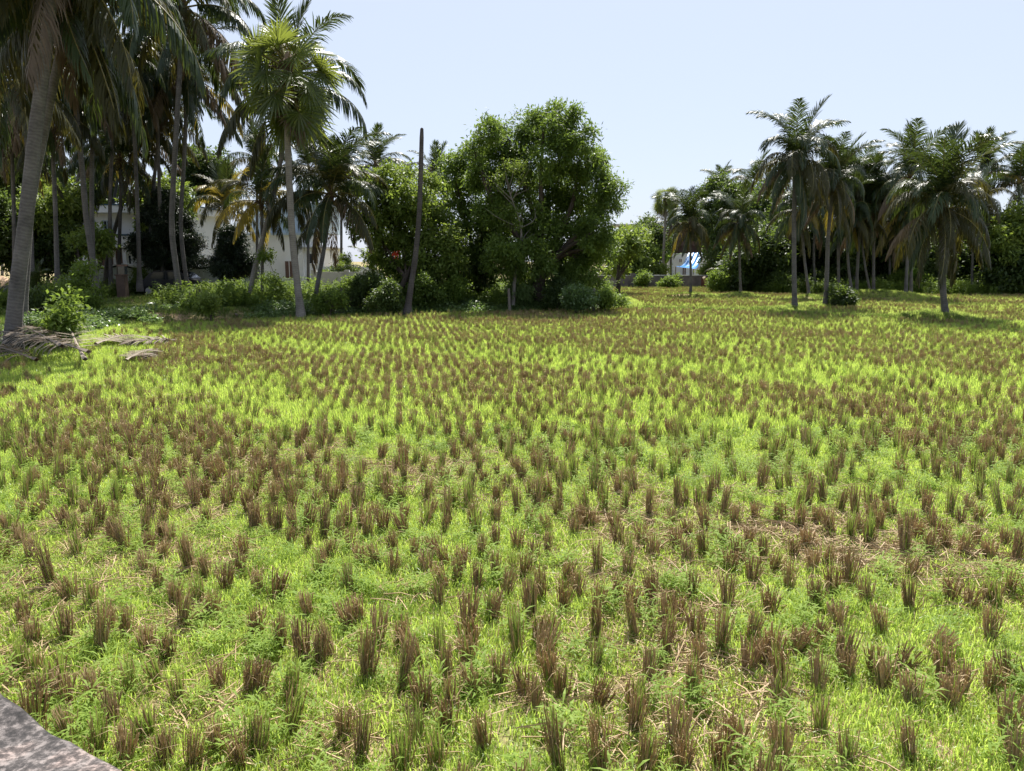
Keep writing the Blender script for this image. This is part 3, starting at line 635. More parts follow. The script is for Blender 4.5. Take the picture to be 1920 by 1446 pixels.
def far_crown(var, yellow):
    kk = (var, yellow)
    if kk not in FARC:
        g = G(); ms = ['frond', 'frondolive', 'frondyellow', 'fronddry']
        for (age, v, c, az, s, rx, ry) in crown_plan(20, 900 + var, .1, yellow):
            frond_mesh(age, v, c); V, F, Mi, U = FRA[age, v].arrays()
            V = V * s; ca, sa = cos(az), sin(az); V2 = np.stack([V[:, 0] * ca - V[:, 1] * sa, V[:, 0] * sa + V[:, 1] * ca, V[:, 2]], 1)
            g.add(V2, F, np.where(Mi == 0, ms.index(c), 3))
        FARC[kk] = g.mesh('crown', [M[c] for c in ms])
    return FARC[kk]
def palm(label, path, zb, r0, r1, Lf=4.0, n=24, seed=0, droopy=0., yellow=.12, dryf=.12, far=False, group=None, pale=False, nuts=True, flare=1.5, Y=None, wind=0., name='coconut_palm', nar=1.):
    """path: pixel points from the foot to the hub; zb: height of the ground at the foot"""
    b = gp(path[0][0], path[0][1], zb) if Y is None else at(path[0][0], path[0][1], Y)
    if Y is None: b[2] = min(b[2], h1(b[0], b[1]))
    pts = [b] + [at(px, py, b[1] + .0) for px, py in path[1:]]
    root = empty(name, b); tag(root, label, 'palm tree', group)
    g = G(); trunk_mesh(g, [p - b for p in pts], r0, r1, seed=seed, flare=flare)
    g.obj('trunk', [M['palmbarkpale' if pale else 'palmbark']], root, smooth=True)
    hub = pts[-1] - b; s = Lf / 4.0
    if far:
        c = link('crown', far_crown(seed % 4, yellow), root, hub); c.scale = (s, s, s * .95); c.rotation_euler = (0, wind, seed * 1.7); return root
    g = G(); T = np.array([[0, 0, -.45], [0, 0, -.1], [0, 0, .35], [0, 0, .7]]) ; V, F, uv = tubes(T[None], np.array([[r1 * .7, r1 * 1.3, r1 * 1.0, .02]]), 8); g.add(V, F, 0, uv)
    r = rs(seed + 5)
    for q in range(10):                                    # old leaf bases and flower stalks round the heart
        a = r.uniform(0, 6.28); Pq = np.array([[0, 0, -.1], [cos(a) * .25, sin(a) * .25, .02], [cos(a) * .55, sin(a) * .55, -.35 + r.uniform(-.2, .1)]]); V, F, uv = tubes(Pq[None], np.array([[.04, .03, .01]]), 4); g.add(V, F, 0, uv)
    c = g.obj('crown', [M['fibre']], root, hub)
    if nuts:
        if 'nut' not in FR:
            g = G(); ball(g, (0, 0, 0), .105, 0, 1.25); FR['nut'] = g.mesh('coconut', [M['coconut']], True)
        for q in range(7):
            a = r.uniform(0, 6.28); rr = r.uniform(.16, .36); link('coconut', FR['nut'], c, (cos(a) * rr, sin(a) * rr, r.uniform(-.55, -.12)))
    for (age, v, colr, az, sc_, rx, ry) in crown_plan(n, seed + 70, droopy, yellow, dryf):
        o = link('frond', frond_mesh(age, v, colr), c); k_ = s * sc_; o.scale = (k_ * (nar if age > 1 else 1), k_, k_ * (1.12 if age < 2 else 1)); o.rotation_euler = (rx, ry + wind * cos(az), az)
        if colr == 'fronddry': o['label'] = 'dry brown hanging frond'
        if colr == 'frondyellow': o['label'] = 'yellowing drooping frond'
    return root
GL = 'coconut palms of the grove on the left bank'; GR = 'coconut palms at the right end of the field'; GB = 'distant coconut palms behind the field'
B_ = BANK
palm('thickest coconut palm in front at the left edge, leaning right, with grey ringed trunk', [(20, 640), (30, 560), (50, 400), (66, 250), (84, 110), (98, -20), (108, -105)], B_, .33, .19, 4.1, 36, 1, .5, .06, .03, group=GL, flare=1.45)
palm('coconut palm leaning beside the thickest palm, its trunk half hidden behind it', [(40, 626), (44, 540), (57, 380), (84, 240), (102, 150), (118, 70), (128, -10)], B_, .24, .15, 4.0, 32, 2, .5, .06, .04, group=GL)
palm('tall coconut palm with slightly curved grey trunk standing left of the white house', [(186, 568), (176, 500), (163, 420), (155, 330), (148, 250), (140, 185), (135, 120)], B_, .24, .16, 3.6, 28, 3, .5, .1, group=GL)
palm('coconut palm with straight trunk cut by the left edge of the photo', [(4, 530), (5, 430), (8, 320), (14, 215)], B_, .2, .15, 3.8, 28, 4, .6, .1, group=GL)
palm('slim coconut palm with a dark trunk behind the leafy shrub at the left', [(90, 540), (88, 450), (86, 360), (82, 290)], B_, .16, .12, 3.8, 22, 5, .8, .1, group=GL)
palm('coconut palm leaning right behind the leafy shrub, left of the white house', [(116, 548), (122, 470), (136, 400), (152, 300), (158, 235)], B_, .2, .14, 3.5, 26, 6, .4, .1, group=GL)
palm('coconut palm with a leaning trunk and swollen foot in front of the brown shutter', [(198, 551), (200, 500), (210, 450), (232, 370), (246, 290), (250, 235)], B_, .25, .15, 3.6, 28, 7, .6, .12, group=GL)
palm('dark coconut palm leaning right, close left of the swollen footed one before the shutter', [(181, 545), (184, 490), (203, 420), (220, 340), (228, 270)], B_, .2, .13, 3.9, 24, 8, .6, .1, group=GL)
palm('coconut palm right of the white house before the dark layered tree, gently curved', [(293, 553), (290, 500), (283, 440), (288, 350), (296, 270), (300, 215)], B_, .19, .14, 3.5, 26, 9, .6, .15, group=GL)
palm('tallest coconut palm of the left pair, long curved trunk in front of the car', [(340, 566), (330, 500), (322, 420), (328, 290), (336, 150), (343, 15)], B_, .25, .17, 4.7, 38, 10, .4, .2, group=GL)
palm('shorter coconut palm of the left pair, trunk just behind the tallest one', [(356, 556), (346, 500), (339, 420), (344, 320), (348, 230), (346, 140)], B_, .21, .15, 4.2, 34, 11, .4, .12, group=GL)
palm('small yellowing coconut palm with a straight dark trunk left of the leaning palm', [(424, 553), (424, 480), (425, 430), (424, 388)], B_, .13, .1, 2.9, 20, 12, .1, .5, .3, group=GL, nuts=False)
palm('small coconut palm with yellow and green fronds behind the leaning trunk', [(492, 570), (492, 500), (491, 430), (490, 378)], B_, .13, .1, 2.9, 20, 13, .0, .4, .2, group=GL, nuts=False)
palm('leaning coconut palm behind the fan palm, trunk slanting far to the right', [(466, 571), (474, 520), (492, 450), (512, 370), (530, 280), (544, 165)], B_, .22, .14, 4.4, 26, 14, .2, .12, group=GL, pale=True)
palm('dark low coconut palm with heavily drooping fronds right of the fan palm', [(590, 573), (596, 530), (607, 470), (614, 420), (620, 365)], B_, .17, .13, 3.6, 34, 15, .5, .08, .2, group=GL)
palm('coconut palm with an umbrella crown of drooping fronds behind the white house front', [(222, 542), (224, 450), (226, 370), (225, 300)], B_, .18, .13, 3.8, 22, 16, .8, .12, group=GL, Y=47)
palm('coconut palm high at the back of the left grove between the pair and the house', [(262, 535), (258, 400), (252, 250), (246, 140)], B_, .2, .14, 3.7, 28, 17, .6, .15, group=GL, Y=44)
palm('coconut palm far left at the back whose crown hangs behind the thickest trunk', [(60, 540), (56, 400), (50, 250), (40, 150)], B_, .2, .14, 3.9, 28, 18, .6, .1, group=GL, Y=36)
palm('coconut palm at the back of the grove with crown high between the two front trunks', [(175, 540), (172, 350), (176, 200), (186, 95)], B_, .2, .14, 3.8, 28, 19, .6, .12, group=GL, Y=40)
palm('coconut palm behind the left edge with a crown near the top corner', [(-60, 600), (-50, 300), (-30, 150), (-10, 60)], B_, .22, .15, 4.2, 28, 20, .6, .1, group=GL, Y=27)
palm('back row coconut palm crown filling the gap left of the curved grey trunk', [(108, 540), (104, 400), (100, 300), (98, 205)], B_, .18, .13, 3.4, 30, 21, .5, .08, .06, group=GL, Y=38)
palm('back row coconut palm crown hanging between the curved grey trunk and the swollen footed palm', [(208, 538), (206, 400), (210, 280), (214, 165)], B_, .18, .13, 3.4, 30, 22, .5, .08, .06, group=GL, Y=45)
palm('back row coconut palm crown directly left of the tall pair', [(306, 538), (300, 400), (296, 250), (292, 110)], B_, .18, .13, 3.4, 30, 23, .5, .1, .06, group=GL, Y=46)
palm('back row coconut palm crown low at the far left edge', [(28, 545), (26, 400), (24, 330), (22, 260)], B_, .18, .13, 3.4, 30, 24, .5, .08, .06, group=GL, Y=42)
# distant palms on the left and centre
palm('distant coconut palm showing between the left pair and the fan palm', [(482, 540), (482, 400), (482, 300)], B_, .18, .13, 3.7, 20, 1, far=True, group=GB, Y=54, wind=.12)
palm('distant coconut palm low behind the fan palm trunk', [(578, 540), (578, 400), (580, 318)], B_, .18, .13, 3.5, 20, 2, far=True, group=GB, Y=58, wind=.1)
palm('distant windblown coconut palm between the drooping palm and the bare trunk', [(705, 540), (704, 400), (703, 312)], B_, .18, .13, 3.7, 20, 3, far=True, group=GB, Y=62, wind=.15)
palm('distant coconut palm peeking out just right of the bare trunk', [(816, 540), (816, 420), (816, 335)], B_, .18, .13, 3.4, 20, 0, far=True, group=GB, Y=64, wind=.1)
palm('distant coconut palm behind the tallest left palm, top of its crown against sky', [(640, 545), (640, 420), (640, 325)], B_, .18, .13, 3.2, 20, 5, far=True, group=GB, Y=60, wind=.1)
# right group
palm('tall coconut palm with an upright spear and straight trunk, leftmost of the tall right palms', [(1490, 577), (1489, 500), (1489, 400), (1492, 305)], .2, .19, .15, 3.1, 40, 30, .45, .1, .2, group=GR, nar=.74, wind=.12)
palm('coconut palm with slightly curved trunk second in front from the straight tall palm', [(1548, 571), (1551, 500), (1553, 440), (1562, 345)], .2, .18, .14, 2.97, 36, 31, .3, .15, group=GR, nar=.74, wind=.15)
palm('coconut palm with thin leaning trunk just right of the straight tall palm', [(1518, 556), (1510, 500), (1505, 450), (1500, 395)], .2, .15, .12, 2.88, 32, 32, .5, .12, group=GR, nar=.74, wind=.1)
palm('coconut palm with grey trunk in the middle of the right group behind the round bush', [(1573, 553), (1572, 480), (1574, 420), (1580, 355)], .2, .16, .13, 2.97, 34, 33, .3, .15, group=GR, nar=.74, wind=.15)
palm('coconut palm of the right group with a trunk bending left near its foot', [(1598, 554), (1591, 500), (1589, 450), (1592, 395)], .2, .15, .12, 2.88, 30, 34, .6, .1, group=GR, nar=.74, wind=.1)
palm('coconut palm with straight trunk near the right edge of the right group', [(1606, 553), (1608, 500), (1613, 430), (1622, 360)], .2, .16, .13, 2.97, 34, 35, .3, .12, group=GR, nar=.74, wind=.15)
palm('coconut palm with very thin slanting trunk inside the right group', [(1633, 553), (1624, 510), (1617, 460), (1614, 415)], .2, .12, .1, 3.2, 20, 36, .6, .1, group=GR, nar=.74, wind=.1, nuts=False)
palm('last coconut palm with straight trunk at the right side of the right group', [(1638, 553), (1638, 500), (1639, 430), (1645, 370)], .2, .16, .13, 2.97, 34, 37, .3, .1, group=GR, nar=.74, wind=.15)
palm('coconut palm behind the low wide palm, high windblown crown above it', [(1698, 556), (1701, 490), (1704, 420), (1706, 335)], .2, .17, .13, 3.7, 30, 38, .2, .08, group=GR, nar=.74, wind=.12)
palm('coconut palm with a second trunk close beside the one behind the low wide palm', [(1708, 555), (1709, 500), (1712, 450), (1718, 400)], .2, .15, .12, 2.97, 30, 39, .6, .15, group=GR, nar=.74, wind=.1)
palm('low wide coconut palm standing alone in the field at the right, nearest there', [(1773, 592), (1768, 540), (1766, 470), (1766, 392)], .22, .2, .17, 3.4, 40, 40, .3, .12, .06, group=GR, nar=.74, flare=1.35)
palm('small coconut palm in the field in front of the blue tarp', [(1295, 551), (1295, 500), (1294, 420)], .2, .15, .12, 2.79, 32, 41, .2, .1, .12, group=GR, nar=.74, wind=.06)
palm('small coconut palm in the field right of the blue tarp, bushy drooping crown', [(1389, 551), (1387, 500), (1385, 420)], .2, .15, .12, 2.88, 36, 42, .45, .15, .2, group=GR, nar=.74, wind=.06)
palm('distant coconut palm behind the two small field palms', [(1352, 540), (1352, 400), (1353, 358)], 0, .18, .13, 3.6, 20, 6, far=True, group=GB, Y=82, wind=.1)
palm('distant coconut palm left of the straight tall palm with windblown crown', [(1412, 540), (1412, 400), (1412, 345)], 0, .18, .13, 3.8, 20, 7, far=True, group=GB, Y=76, wind=.15)
palm('distant dark coconut palm behind the slim fan palm', [(1258, 540), (1258, 450), (1258, 425)], 0, .18, .13, 3.0, 20, 8, far=True, group=GB, Y=84, wind=.05)
palm('distant coconut palm behind the low wide palm at its upper right', [(1846, 550), (1848, 420), (1850, 325)], 0, .18, .13, 3.8, 20, 9, far=True, group=GB, Y=60, wind=.12)
palm('distant coconut palm cut by the right edge of the photo', [(1905, 550), (1908, 420), (1912, 345)], 0, .18, .13, 4.2, 20, 10, far=True, group=GB, Y=58, wind=.1)
palm('distant coconut palm between the right group and the windblown crown', [(1662, 550), (1662, 430), (1660, 375)], 0, .18, .13, 3.6, 20, 11, far=True, group=GB, Y=64, wind=.15)
palm('distant coconut palm tucked behind the straight tall palm', [(1455, 550), (1455, 430), (1455, 385)], 0, .18, .13, 3.6, 20, 13, far=True, group=GB, Y=68, wind=.1)

palm('coconut palm of the second row showing between the first two right trunks', [(1528, 552), (1526, 470), (1530, 395)], .1, .15, .12, 3.3, 28, 44, .4, .12, group=GR, nar=.78, Y=57, wind=.12)
palm('coconut palm of the second row high behind the middle of the right group', [(1600, 551), (1602, 450), (1604, 345)], .1, .15, .12, 3.5, 28, 45, .4, .12, group=GR, nar=.78, Y=59, wind=.15)
palm('coconut palm of the second row low between the right group and the paired trunks', [(1668, 551), (1668, 480), (1670, 415)], .1, .15, .12, 3.3, 28, 46, .5, .12, group=GR, nar=.78, Y=58, wind=.12)
palm('coconut palm of the second row just right of the low wide palm', [(1822, 552), (1824, 470), (1828, 385)], .1, .15, .12, 3.5, 28, 47, .5, .15, group=GR, nar=.78, Y=56, wind=.12)
# fan palms
def fan_arr(seed, e0, R=1.02, pet=1.15, ns=32, dr=.2):
    r = rs(seed); g = G(); t = np.linspace(0, 1, 6); e = radians(e0) - radians(22) * t ** 1.5
    dx = np.concatenate([[0], np.cumsum(np.cos(e[:-1]))]) * pet / 5; dz = np.concatenate([[0], np.cumsum(np.sin(e[:-1]))]) * pet / 5
    Q = np.stack([dx, 0 * dx, dz], 1); V, F, uv = tubes(Q[None], np.interp(t, [0, .2, 1], [.06, .035, .022])[None], 4); g.add(V, F, 1)
    ee = e[-1] - radians(18); T = np.array([cos(ee), 0, sin(ee)]); S = np.array([0, 1., 0]); Nn = np.array([-sin(ee), 0, cos(ee)]); c = Q[-1]
    th = np.radians(np.linspace(-138, 138, ns)) + r.normal(0, .012, ns); dth = radians(276 / ns)
    RR = R * (1 - .25 * (np.abs(th) / 2.4) ** 2) * r.uniform(.9, 1.06, ns)
    d = np.cos(th)[:, None] * T + np.sin(th)[:, None] * S + Nn[None] * .18 * (1 - np.cos(th))[:, None]; d = norm(d)
    k = np.array([.03, .35, .58, .82, 1.0]); Pp = c + d[:, None, :] * (RR[:, None] * k[None, :])[..., None]
    Pp = Pp + np.array([0, 0, -1.]) * (dr * RR[:, None] * (np.clip(k - .4, 0, 1) ** 1.6)[None, :] * r.uniform(.5, 1.6, ns)[:, None])[..., None]
    sd = norm(np.cross(Nn[None], d)); al = np.where(np.arange(ns) % 2 == 0, .45, -.45)
    sd = sd * np.cos(al)[:, None] + Nn[None] * np.sin(al)[:, None]
    wd = np.array([.03, .36, .46, .26, .03]) * dth * .52; W = sd[:, None, :] * (RR[:, None] * wd[None, :])[..., None]
    V, F = strips(Pp, W); g.add(V, F, 0); return g
FAN = {}
def fan_mesh(e, v, colr='fan'):
    if (e, v, colr) not in FAN: FAN[e, v, colr] = fan_arr(e * 3 + v + 700, e, dr=.08 + .28 * max(0, (40 - e)) / 90).mesh('leaf', [M[colr], M['petiole']])
    return FAN[e, v, colr]
def fan_palm(label, path, zb, r0, r1, s, n, seed, Y=None, group=None):
    b = gp(path[0][0], path[0][1], zb) if Y is None else at(path[0][0], path[0][1], Y)
    pts = [b] + [at(px, py, b[1]) for px, py in path[1:]]
    root = empty('fan_palm', b); tag(root, label, 'palm tree', group)
    g = G(); trunk_mesh(g, [p - b for p in pts], r0, r1, seed=seed, flare=1.45); g.obj('trunk', [M['palmbarkpale']], root, smooth=True)
    hub = pts[-1] - b; g = G(); V, F, uv = tubes(np.array([[[0, 0, -1.2 * s], [0, 0, -.4 * s], [0, 0, .2 * s], [0, 0, .6 * s]]]), np.array([[r1 * 1.1, .42 * s, .34 * s, .04]]), 9); g.add(V, F, 0, uv)
    r = rs(seed)
    for q in range(26):
        a = r.uniform(0, 6.28); z0 = r.uniform(-1.0, .1) * s; Pq = np.array([[cos(a) * .2 * s, sin(a) * .2 * s, z0], [cos(a) * .5 * s, sin(a) * .5 * s, z0 + .2 * s], [cos(a) * .75 * s, sin(a) * .75 * s, z0 + r.uniform(-.1, .3) * s]]); V, F, uv = tubes(Pq[None], np.array([[.05, .035, .015]]) * s, 4); g.add(V, F, 0, uv)
    c = g.obj('crown', [M['fibre']], root, hub)
    for i_ in range(n):
        f = i_ / (n - 1); e = int(round((80 - 150 * f ** .85 + r.normal(0, 9)) / 12) * 12); az = i_ * 2.39996 + r.normal(0, .2)
        colr = 'fronddry' if (f > .93 and r.uniform() < .5) else 'fan'
        o = link('leaf', fan_mesh(e, int(r.integers(0, 2)), colr), c, (0, 0, (.15 - .9 * f) * s)); k_ = s * r.uniform(.88, 1.12) * (.85 if f < .1 else 1); o.scale = (k_, k_, k_); o.rotation_euler = (r.normal(0, .75), r.normal(0, .12), az)
        if colr == 'fronddry': o['label'] = 'dry brown leaf'
    return root
fan_palm('tall fan palm with a round crown of stiff fan leaves', [(564, 588), (556, 520), (548, 440), (542, 330), (539, 240), (541, 130)], .22, .25, .19, 1.14, 52, 60)
fan_palm('slim distant fan palm with a small round crown left of the blue tarp', [(1243, 545), (1244, 480), (1247, 420), (1249, 372)], 0, .2, .16, .72, 44, 61, Y=76)

# bare dead trunk
pth = [(764, 584), (770, 540), (779, 480), (786, 400), (789, 320), (791, 243)]
b = gp(764, 582, .3); pts = [at(px, py, b[1]) - b for px, py in pth]; pts[0] = np.zeros(3)
g = G(); Pp = spline(pts, 26); t = np.linspace(0, 1, 26); R = np.interp(t, [0, .08, .3, .9, .97, .99, 1], [.20, .145, .12, .092, .088, .08, .07]) * (1 + rs(3).normal(0, .025, 26))
V, F, uv = tubes(np.vstack([Pp[0] - (0, 0, .3), Pp])[None], np.concatenate([[.22], R])[None], 12); g.add(V, F, 0, uv); ball(g, Pp[-1], .072, 0, 1.1, 10, 6)
o = g.obj('dead_palm_trunk', [M['polebark']], None, b, smooth=True); tag(o, 'bare headless palm trunk standing like a dark pole in front of the bushes', 'palm trunk')

# ------------------------------------------------------------------ broadleaf trees and shrubs
def foliage(g, lobes, dens, ll, lw, seed, droop=.3, mi=0, clump=.62, twig=14, shell=.55, hole=.0):
    r = rs(seed)
    for (c, rad) in lobes:
        c = np.array(c); rad = np.array(rad); A = 4 * pi * ((rad[0] * rad[1]) ** 1.6 / 3 + (rad[0] * rad[2]) ** 1.6 / 3 + (rad[1] * rad[2]) ** 1.6 / 3) ** (1 / 1.6)
        nc = max(5, int(A * .55 / clump ** 2))
        u = norm(r.normal(0, 1, (nc, 3)))
        cc = c + u * rad * (shell + (1 - shell) * r.uniform(0, 1, (nc, 1)) ** .5) * (1 + .17 * r.normal(0, 1, (nc, 1)))
        cr_ = clump * r.uniform(.35, 1.2, nc) ** 1.2
        nt_ = max(2, int(dens * .5 * pi * clump ** 2 / (ll * lw * .5) / twig))
        # twigs on the shell of each clump, more on the upper half
        for q in range(nc):
            if r.uniform() < hole: continue
            n = max(2, int(nt_ * r.uniform(.6, 1.3)))
            v = norm(r.normal(0, 1, (n, 3)) + (0, 0, .35) + u[q] * .5); tp = cc[q] + v * cr_[q] * r.uniform(.35, 1.0, (n, 1)) * (1, 1, .75)
            k = twig; lp = np.repeat(tp, k, 0) + r.normal(0, ll * .75, (n * k, 3)); vv = np.repeat(v, k, 0)
            d = norm(vv * .55 + r.normal(0, .6, (n * k, 3)) + (0, 0, -droop)); sd = norm(np.cross(d, r.normal(0, .55, (n * k, 3)) + (0, 0, 1)))
            l = ll * r.uniform(.6, 1.25, (n * k, 1)); ww = sd * (l * lw / ll * .5)
            sag = np.array([0, 0, -1.]) * l * .12
            V = np.stack([lp, lp + d * l * .45 + ww, lp + d * l + sag, lp + d * l * .45 - ww], 1).reshape(-1, 3)
            g.add(V, np.arange(4 * n * k).reshape(-1, 4), mi)
    return g
def limbs(g, base, lobes, r0, seed, split=.35, extra=2):
    r = rs(seed); base = np.array(base)
    cen = np.mean([l[0] for l in lobes], 0); fork = base + (cen - base) * split + r.normal(0, .15, 3) * (1, 1, .3)
    k = 8; P0 = spline([base - (0, 0, .3), base + (0, 0, .15), (base + fork) / 2 + r.normal(0, .1, 3), fork], k); V, F, uv = tubes(P0[None], np.linspace(r0 * 1.25, r0 * .8, k)[None], 8); g.add(V, F, 0, uv)
    for (c, rad) in (lobes if len(lobes) <= 12 else lobes[::4]):
        c = np.array(c); mid = fork + (c - fork) * .5 + r.normal(0, .25, 3) + (0, 0, .2); rr = r0 * .5
        P1 = spline([fork - (0, 0, .1), mid, c], 7); V, F, uv = tubes(P1[None], np.linspace(rr, rr * .3, 7)[None], 6); g.add(V, F, 0, uv)
        for q in range(extra):
            e = c + norm(r.normal(0, 1, 3)) * np.array(rad) * .8; P2 = spline([P1[3 + q % 3], (P1[4] + e) / 2 + r.normal(0, .15, 3), e], 6); V, F, uv = tubes(P2[None], np.linspace(rr * .4, rr * .08, 6)[None], 5); g.add(V, F, 0, uv)
def tree(label, name, base, lobes_px, Y=None, zb=BANK, mat_='mango', dens=4.5, ll=.2, lw=.06, seed=0, r0=.2, group=None, bk='darkbark', dz=1.0, cat='tree', droop=.3, clump=.62, flat=1.0, deep=1.0, split=.35, trunk=True, hole=0., flowers=None, extra_=2):
    b = gp(base[0], base[1], zb) if Y is None else at(base[0], base[1], Y)
    if Y is not None: b[2] = h1(b[0], b[1])
    r = rs(seed + 1); lobes = []
    for lb in lobes_px:
        px, py, rp = lb[:3]; off = lb[3] if len(lb) > 3 else r.uniform(-1, 1) * dz
        p = at(px, py, b[1] + off) - b; rm = rp * b[1] / FPX; lobes.append((p, (rm, rm * deep, rm * flat)))
    root = empty(name, b); tag(root, label, cat, group)
    g = foliage(G(), lobes, dens, ll, lw, seed, droop, clump=clump, hole=hole)
    g.obj('crown', [M[mat_]], root)
    if trunk:
        g = G(); limbs(g, (0, 0, 0), lobes, r0, seed, split, extra_); g.obj('trunk', [M[bk]], root, smooth=True)
    if flowers:
        g = G()
        for (px, py, rp) in flowers: foliage(g, [(at(px, py, b[1] - 1.6) - b, (rp * b[1] / FPX,) * 3)], 2, .07, .05, seed + 9, clump=.12, twig=5)
        g.obj('flowers', [M['flower']], root)
    return root
tree('big dense mango tree in the centre, taller than everything near it', 'mango_tree', (1012, 568), [(1020, 226, 20), (1058, 214, 20), (984, 240, 20), (918, 250, 22), (955, 262, 24), (1008, 262, 26), (1058, 252, 28), (1096, 262, 22), (890, 285, 22), (930, 295, 28), (982, 300, 30), (1038, 298, 32), (1086, 300, 28), (1122, 308, 18), (915, 338, 28), (962, 345, 32), (1014, 342, 32), (1066, 345, 34), (1112, 345, 28), (1154, 360, 15), (935, 392, 32), (984, 396, 34), (1040, 392, 34), (1092, 392, 34), (1134, 388, 22), (955, 440, 34), (1012, 442, 36), (1066, 440, 36), (1112, 436, 30), (945, 486, 32), (998, 488, 34), (1052, 486, 36), (1102, 484, 32), (975, 526, 28), (1030, 524, 32), (1085, 524, 32), (1126, 470, 22)], mat_='mango', dens=4.6, hole=.03, seed=1, r0=.32, dz=2.3, clump=.46, droop=.1, flat=.85, extra_=1, ll=.21, lw=.07)
tree('darker leafy tree joined to the left side of the big mango tree', 'leafy_tree', (905, 565), [(850, 322, 22), (884, 306, 20), (838, 362, 20), (880, 350, 26), (908, 392, 28), (858, 402, 28), (896, 440, 32), (848, 448, 26), (930, 440, 28), (902, 490, 32), (862, 498, 28), (935, 490, 26), (900, 532, 28)], mat_='mango', dens=3.8, clump=.46, seed=2, r0=.2, dz=1.2, ll=.25, lw=.085, Y=41.5)
tree('rounded lighter green bushy tree behind the bare palm trunk', 'bushy_tree', (745, 572), [(694, 350, 26), (726, 342, 24), (762, 336, 22), (796, 356, 22), (712, 386, 30), (752, 380, 32), (796, 392, 30), (690, 420, 26), (735, 428, 34), (780, 432, 34), (822, 432, 30), (848, 462, 22), (808, 478, 34), (760, 478, 34), (722, 474, 28), (845, 500, 22), (790, 516, 32), (740, 520, 28)], mat_='bushleaf', dens=3.8, clump=.45, seed=3, r0=.16, dz=1.3, ll=.21, lw=.095, Y=38, flowers=[(742, 478, 1.5)])
# slender pale tree with bare twigs
b = gp(962, 572, .36); root = empty('slender_tree', b); tag(root, 'slender tree with a pale thin trunk and bare grey twigs beside the mango tree', 'tree')
g = G(); Pp = spline([np.zeros(3)] + [at(px, py, b[1]) - b for px, py in [(966, 520), (976, 470), (976, 425), (962, 380), (950, 345)]], 18); V, F, uv = tubes(Pp[None], np.linspace(.10, .02, 18)[None], 7); g.add(V, F, 0, uv)
r = rs(77)
for q in range(16):
    s0 = Pp[r.integers(7, 17)]; e = s0 + np.array([r.normal(0, .75), r.normal(0, .5), r.uniform(.4, 1.6)]); P2 = spline([s0, (s0 + e) / 2 + r.normal(0, .12, 3), e], 6); V, F, uv = tubes(P2[None], np.linspace(.03, .006, 6)[None], 5); g.add(V, F, 0, uv)
g.obj('trunk', [M['palebark']], root, smooth=True)
g = foliage(G(), [(Pp[-1] + (.2, 0, .1), (.9, .7, .8)), (Pp[11] + (-.5, 0, .2), (.6, .5, .5))], .9, .14, .05, 78, clump=.5); g.obj('crown', [M['bushleaf']], root)

GT = 'dense trees closing off the right end of the field'
def rt(label, x, y, rp, seed, Y=60, m='darkleaf', n=5, base=None, sq=1.0, **kw):
    r = rs(seed * 7 + 3); lo = [(x, y, rp)] + [(x + rp * r.uniform(-.95, .95), y + rp * r.uniform(-.8, 1.0) * sq, rp * r.uniform(.5, .8)) for _ in range(n)]
    return tree(label, 'broadleaf_tree', base or (x + r.uniform(-8, 8), 545), lo, Y=Y, mat_=m, dens=kw.pop('dens', 4), ll=kw.pop('ll', .32), lw=kw.pop('lw', .15), seed=seed, r0=.18, dz=1.6, clump=kw.pop('clump', .75), group=kw.pop('group', GT), **kw)
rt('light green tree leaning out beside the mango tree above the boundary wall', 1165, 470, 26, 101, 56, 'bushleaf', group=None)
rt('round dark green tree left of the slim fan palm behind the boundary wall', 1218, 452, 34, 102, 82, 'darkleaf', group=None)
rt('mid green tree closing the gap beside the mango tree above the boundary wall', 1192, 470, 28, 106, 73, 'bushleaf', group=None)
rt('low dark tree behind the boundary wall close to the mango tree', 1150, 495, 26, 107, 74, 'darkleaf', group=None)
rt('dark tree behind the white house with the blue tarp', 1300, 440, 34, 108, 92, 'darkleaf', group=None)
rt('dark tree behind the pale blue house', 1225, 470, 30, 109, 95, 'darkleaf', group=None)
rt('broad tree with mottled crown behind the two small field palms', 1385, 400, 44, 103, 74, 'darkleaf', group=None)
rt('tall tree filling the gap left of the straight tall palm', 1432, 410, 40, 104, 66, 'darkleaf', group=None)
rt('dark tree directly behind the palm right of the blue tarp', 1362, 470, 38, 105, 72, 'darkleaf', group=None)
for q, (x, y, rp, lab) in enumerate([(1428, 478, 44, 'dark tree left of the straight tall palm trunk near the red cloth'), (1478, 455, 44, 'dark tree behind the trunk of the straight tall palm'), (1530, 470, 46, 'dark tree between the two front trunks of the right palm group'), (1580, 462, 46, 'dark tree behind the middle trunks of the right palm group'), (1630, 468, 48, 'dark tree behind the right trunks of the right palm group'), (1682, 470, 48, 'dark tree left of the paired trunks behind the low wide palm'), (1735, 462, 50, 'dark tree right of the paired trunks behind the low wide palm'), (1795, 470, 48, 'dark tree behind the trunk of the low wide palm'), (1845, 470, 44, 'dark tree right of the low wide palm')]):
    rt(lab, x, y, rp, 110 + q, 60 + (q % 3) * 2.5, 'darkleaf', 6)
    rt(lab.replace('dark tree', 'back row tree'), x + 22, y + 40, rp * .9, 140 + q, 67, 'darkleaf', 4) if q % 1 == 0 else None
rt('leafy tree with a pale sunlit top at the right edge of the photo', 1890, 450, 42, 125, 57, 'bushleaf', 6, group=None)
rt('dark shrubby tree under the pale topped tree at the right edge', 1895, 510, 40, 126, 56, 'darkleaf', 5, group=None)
rt('dark tree just behind the right edge of the photo', 1960, 480, 60, 127, 57, 'darkleaf', 5, group=None)
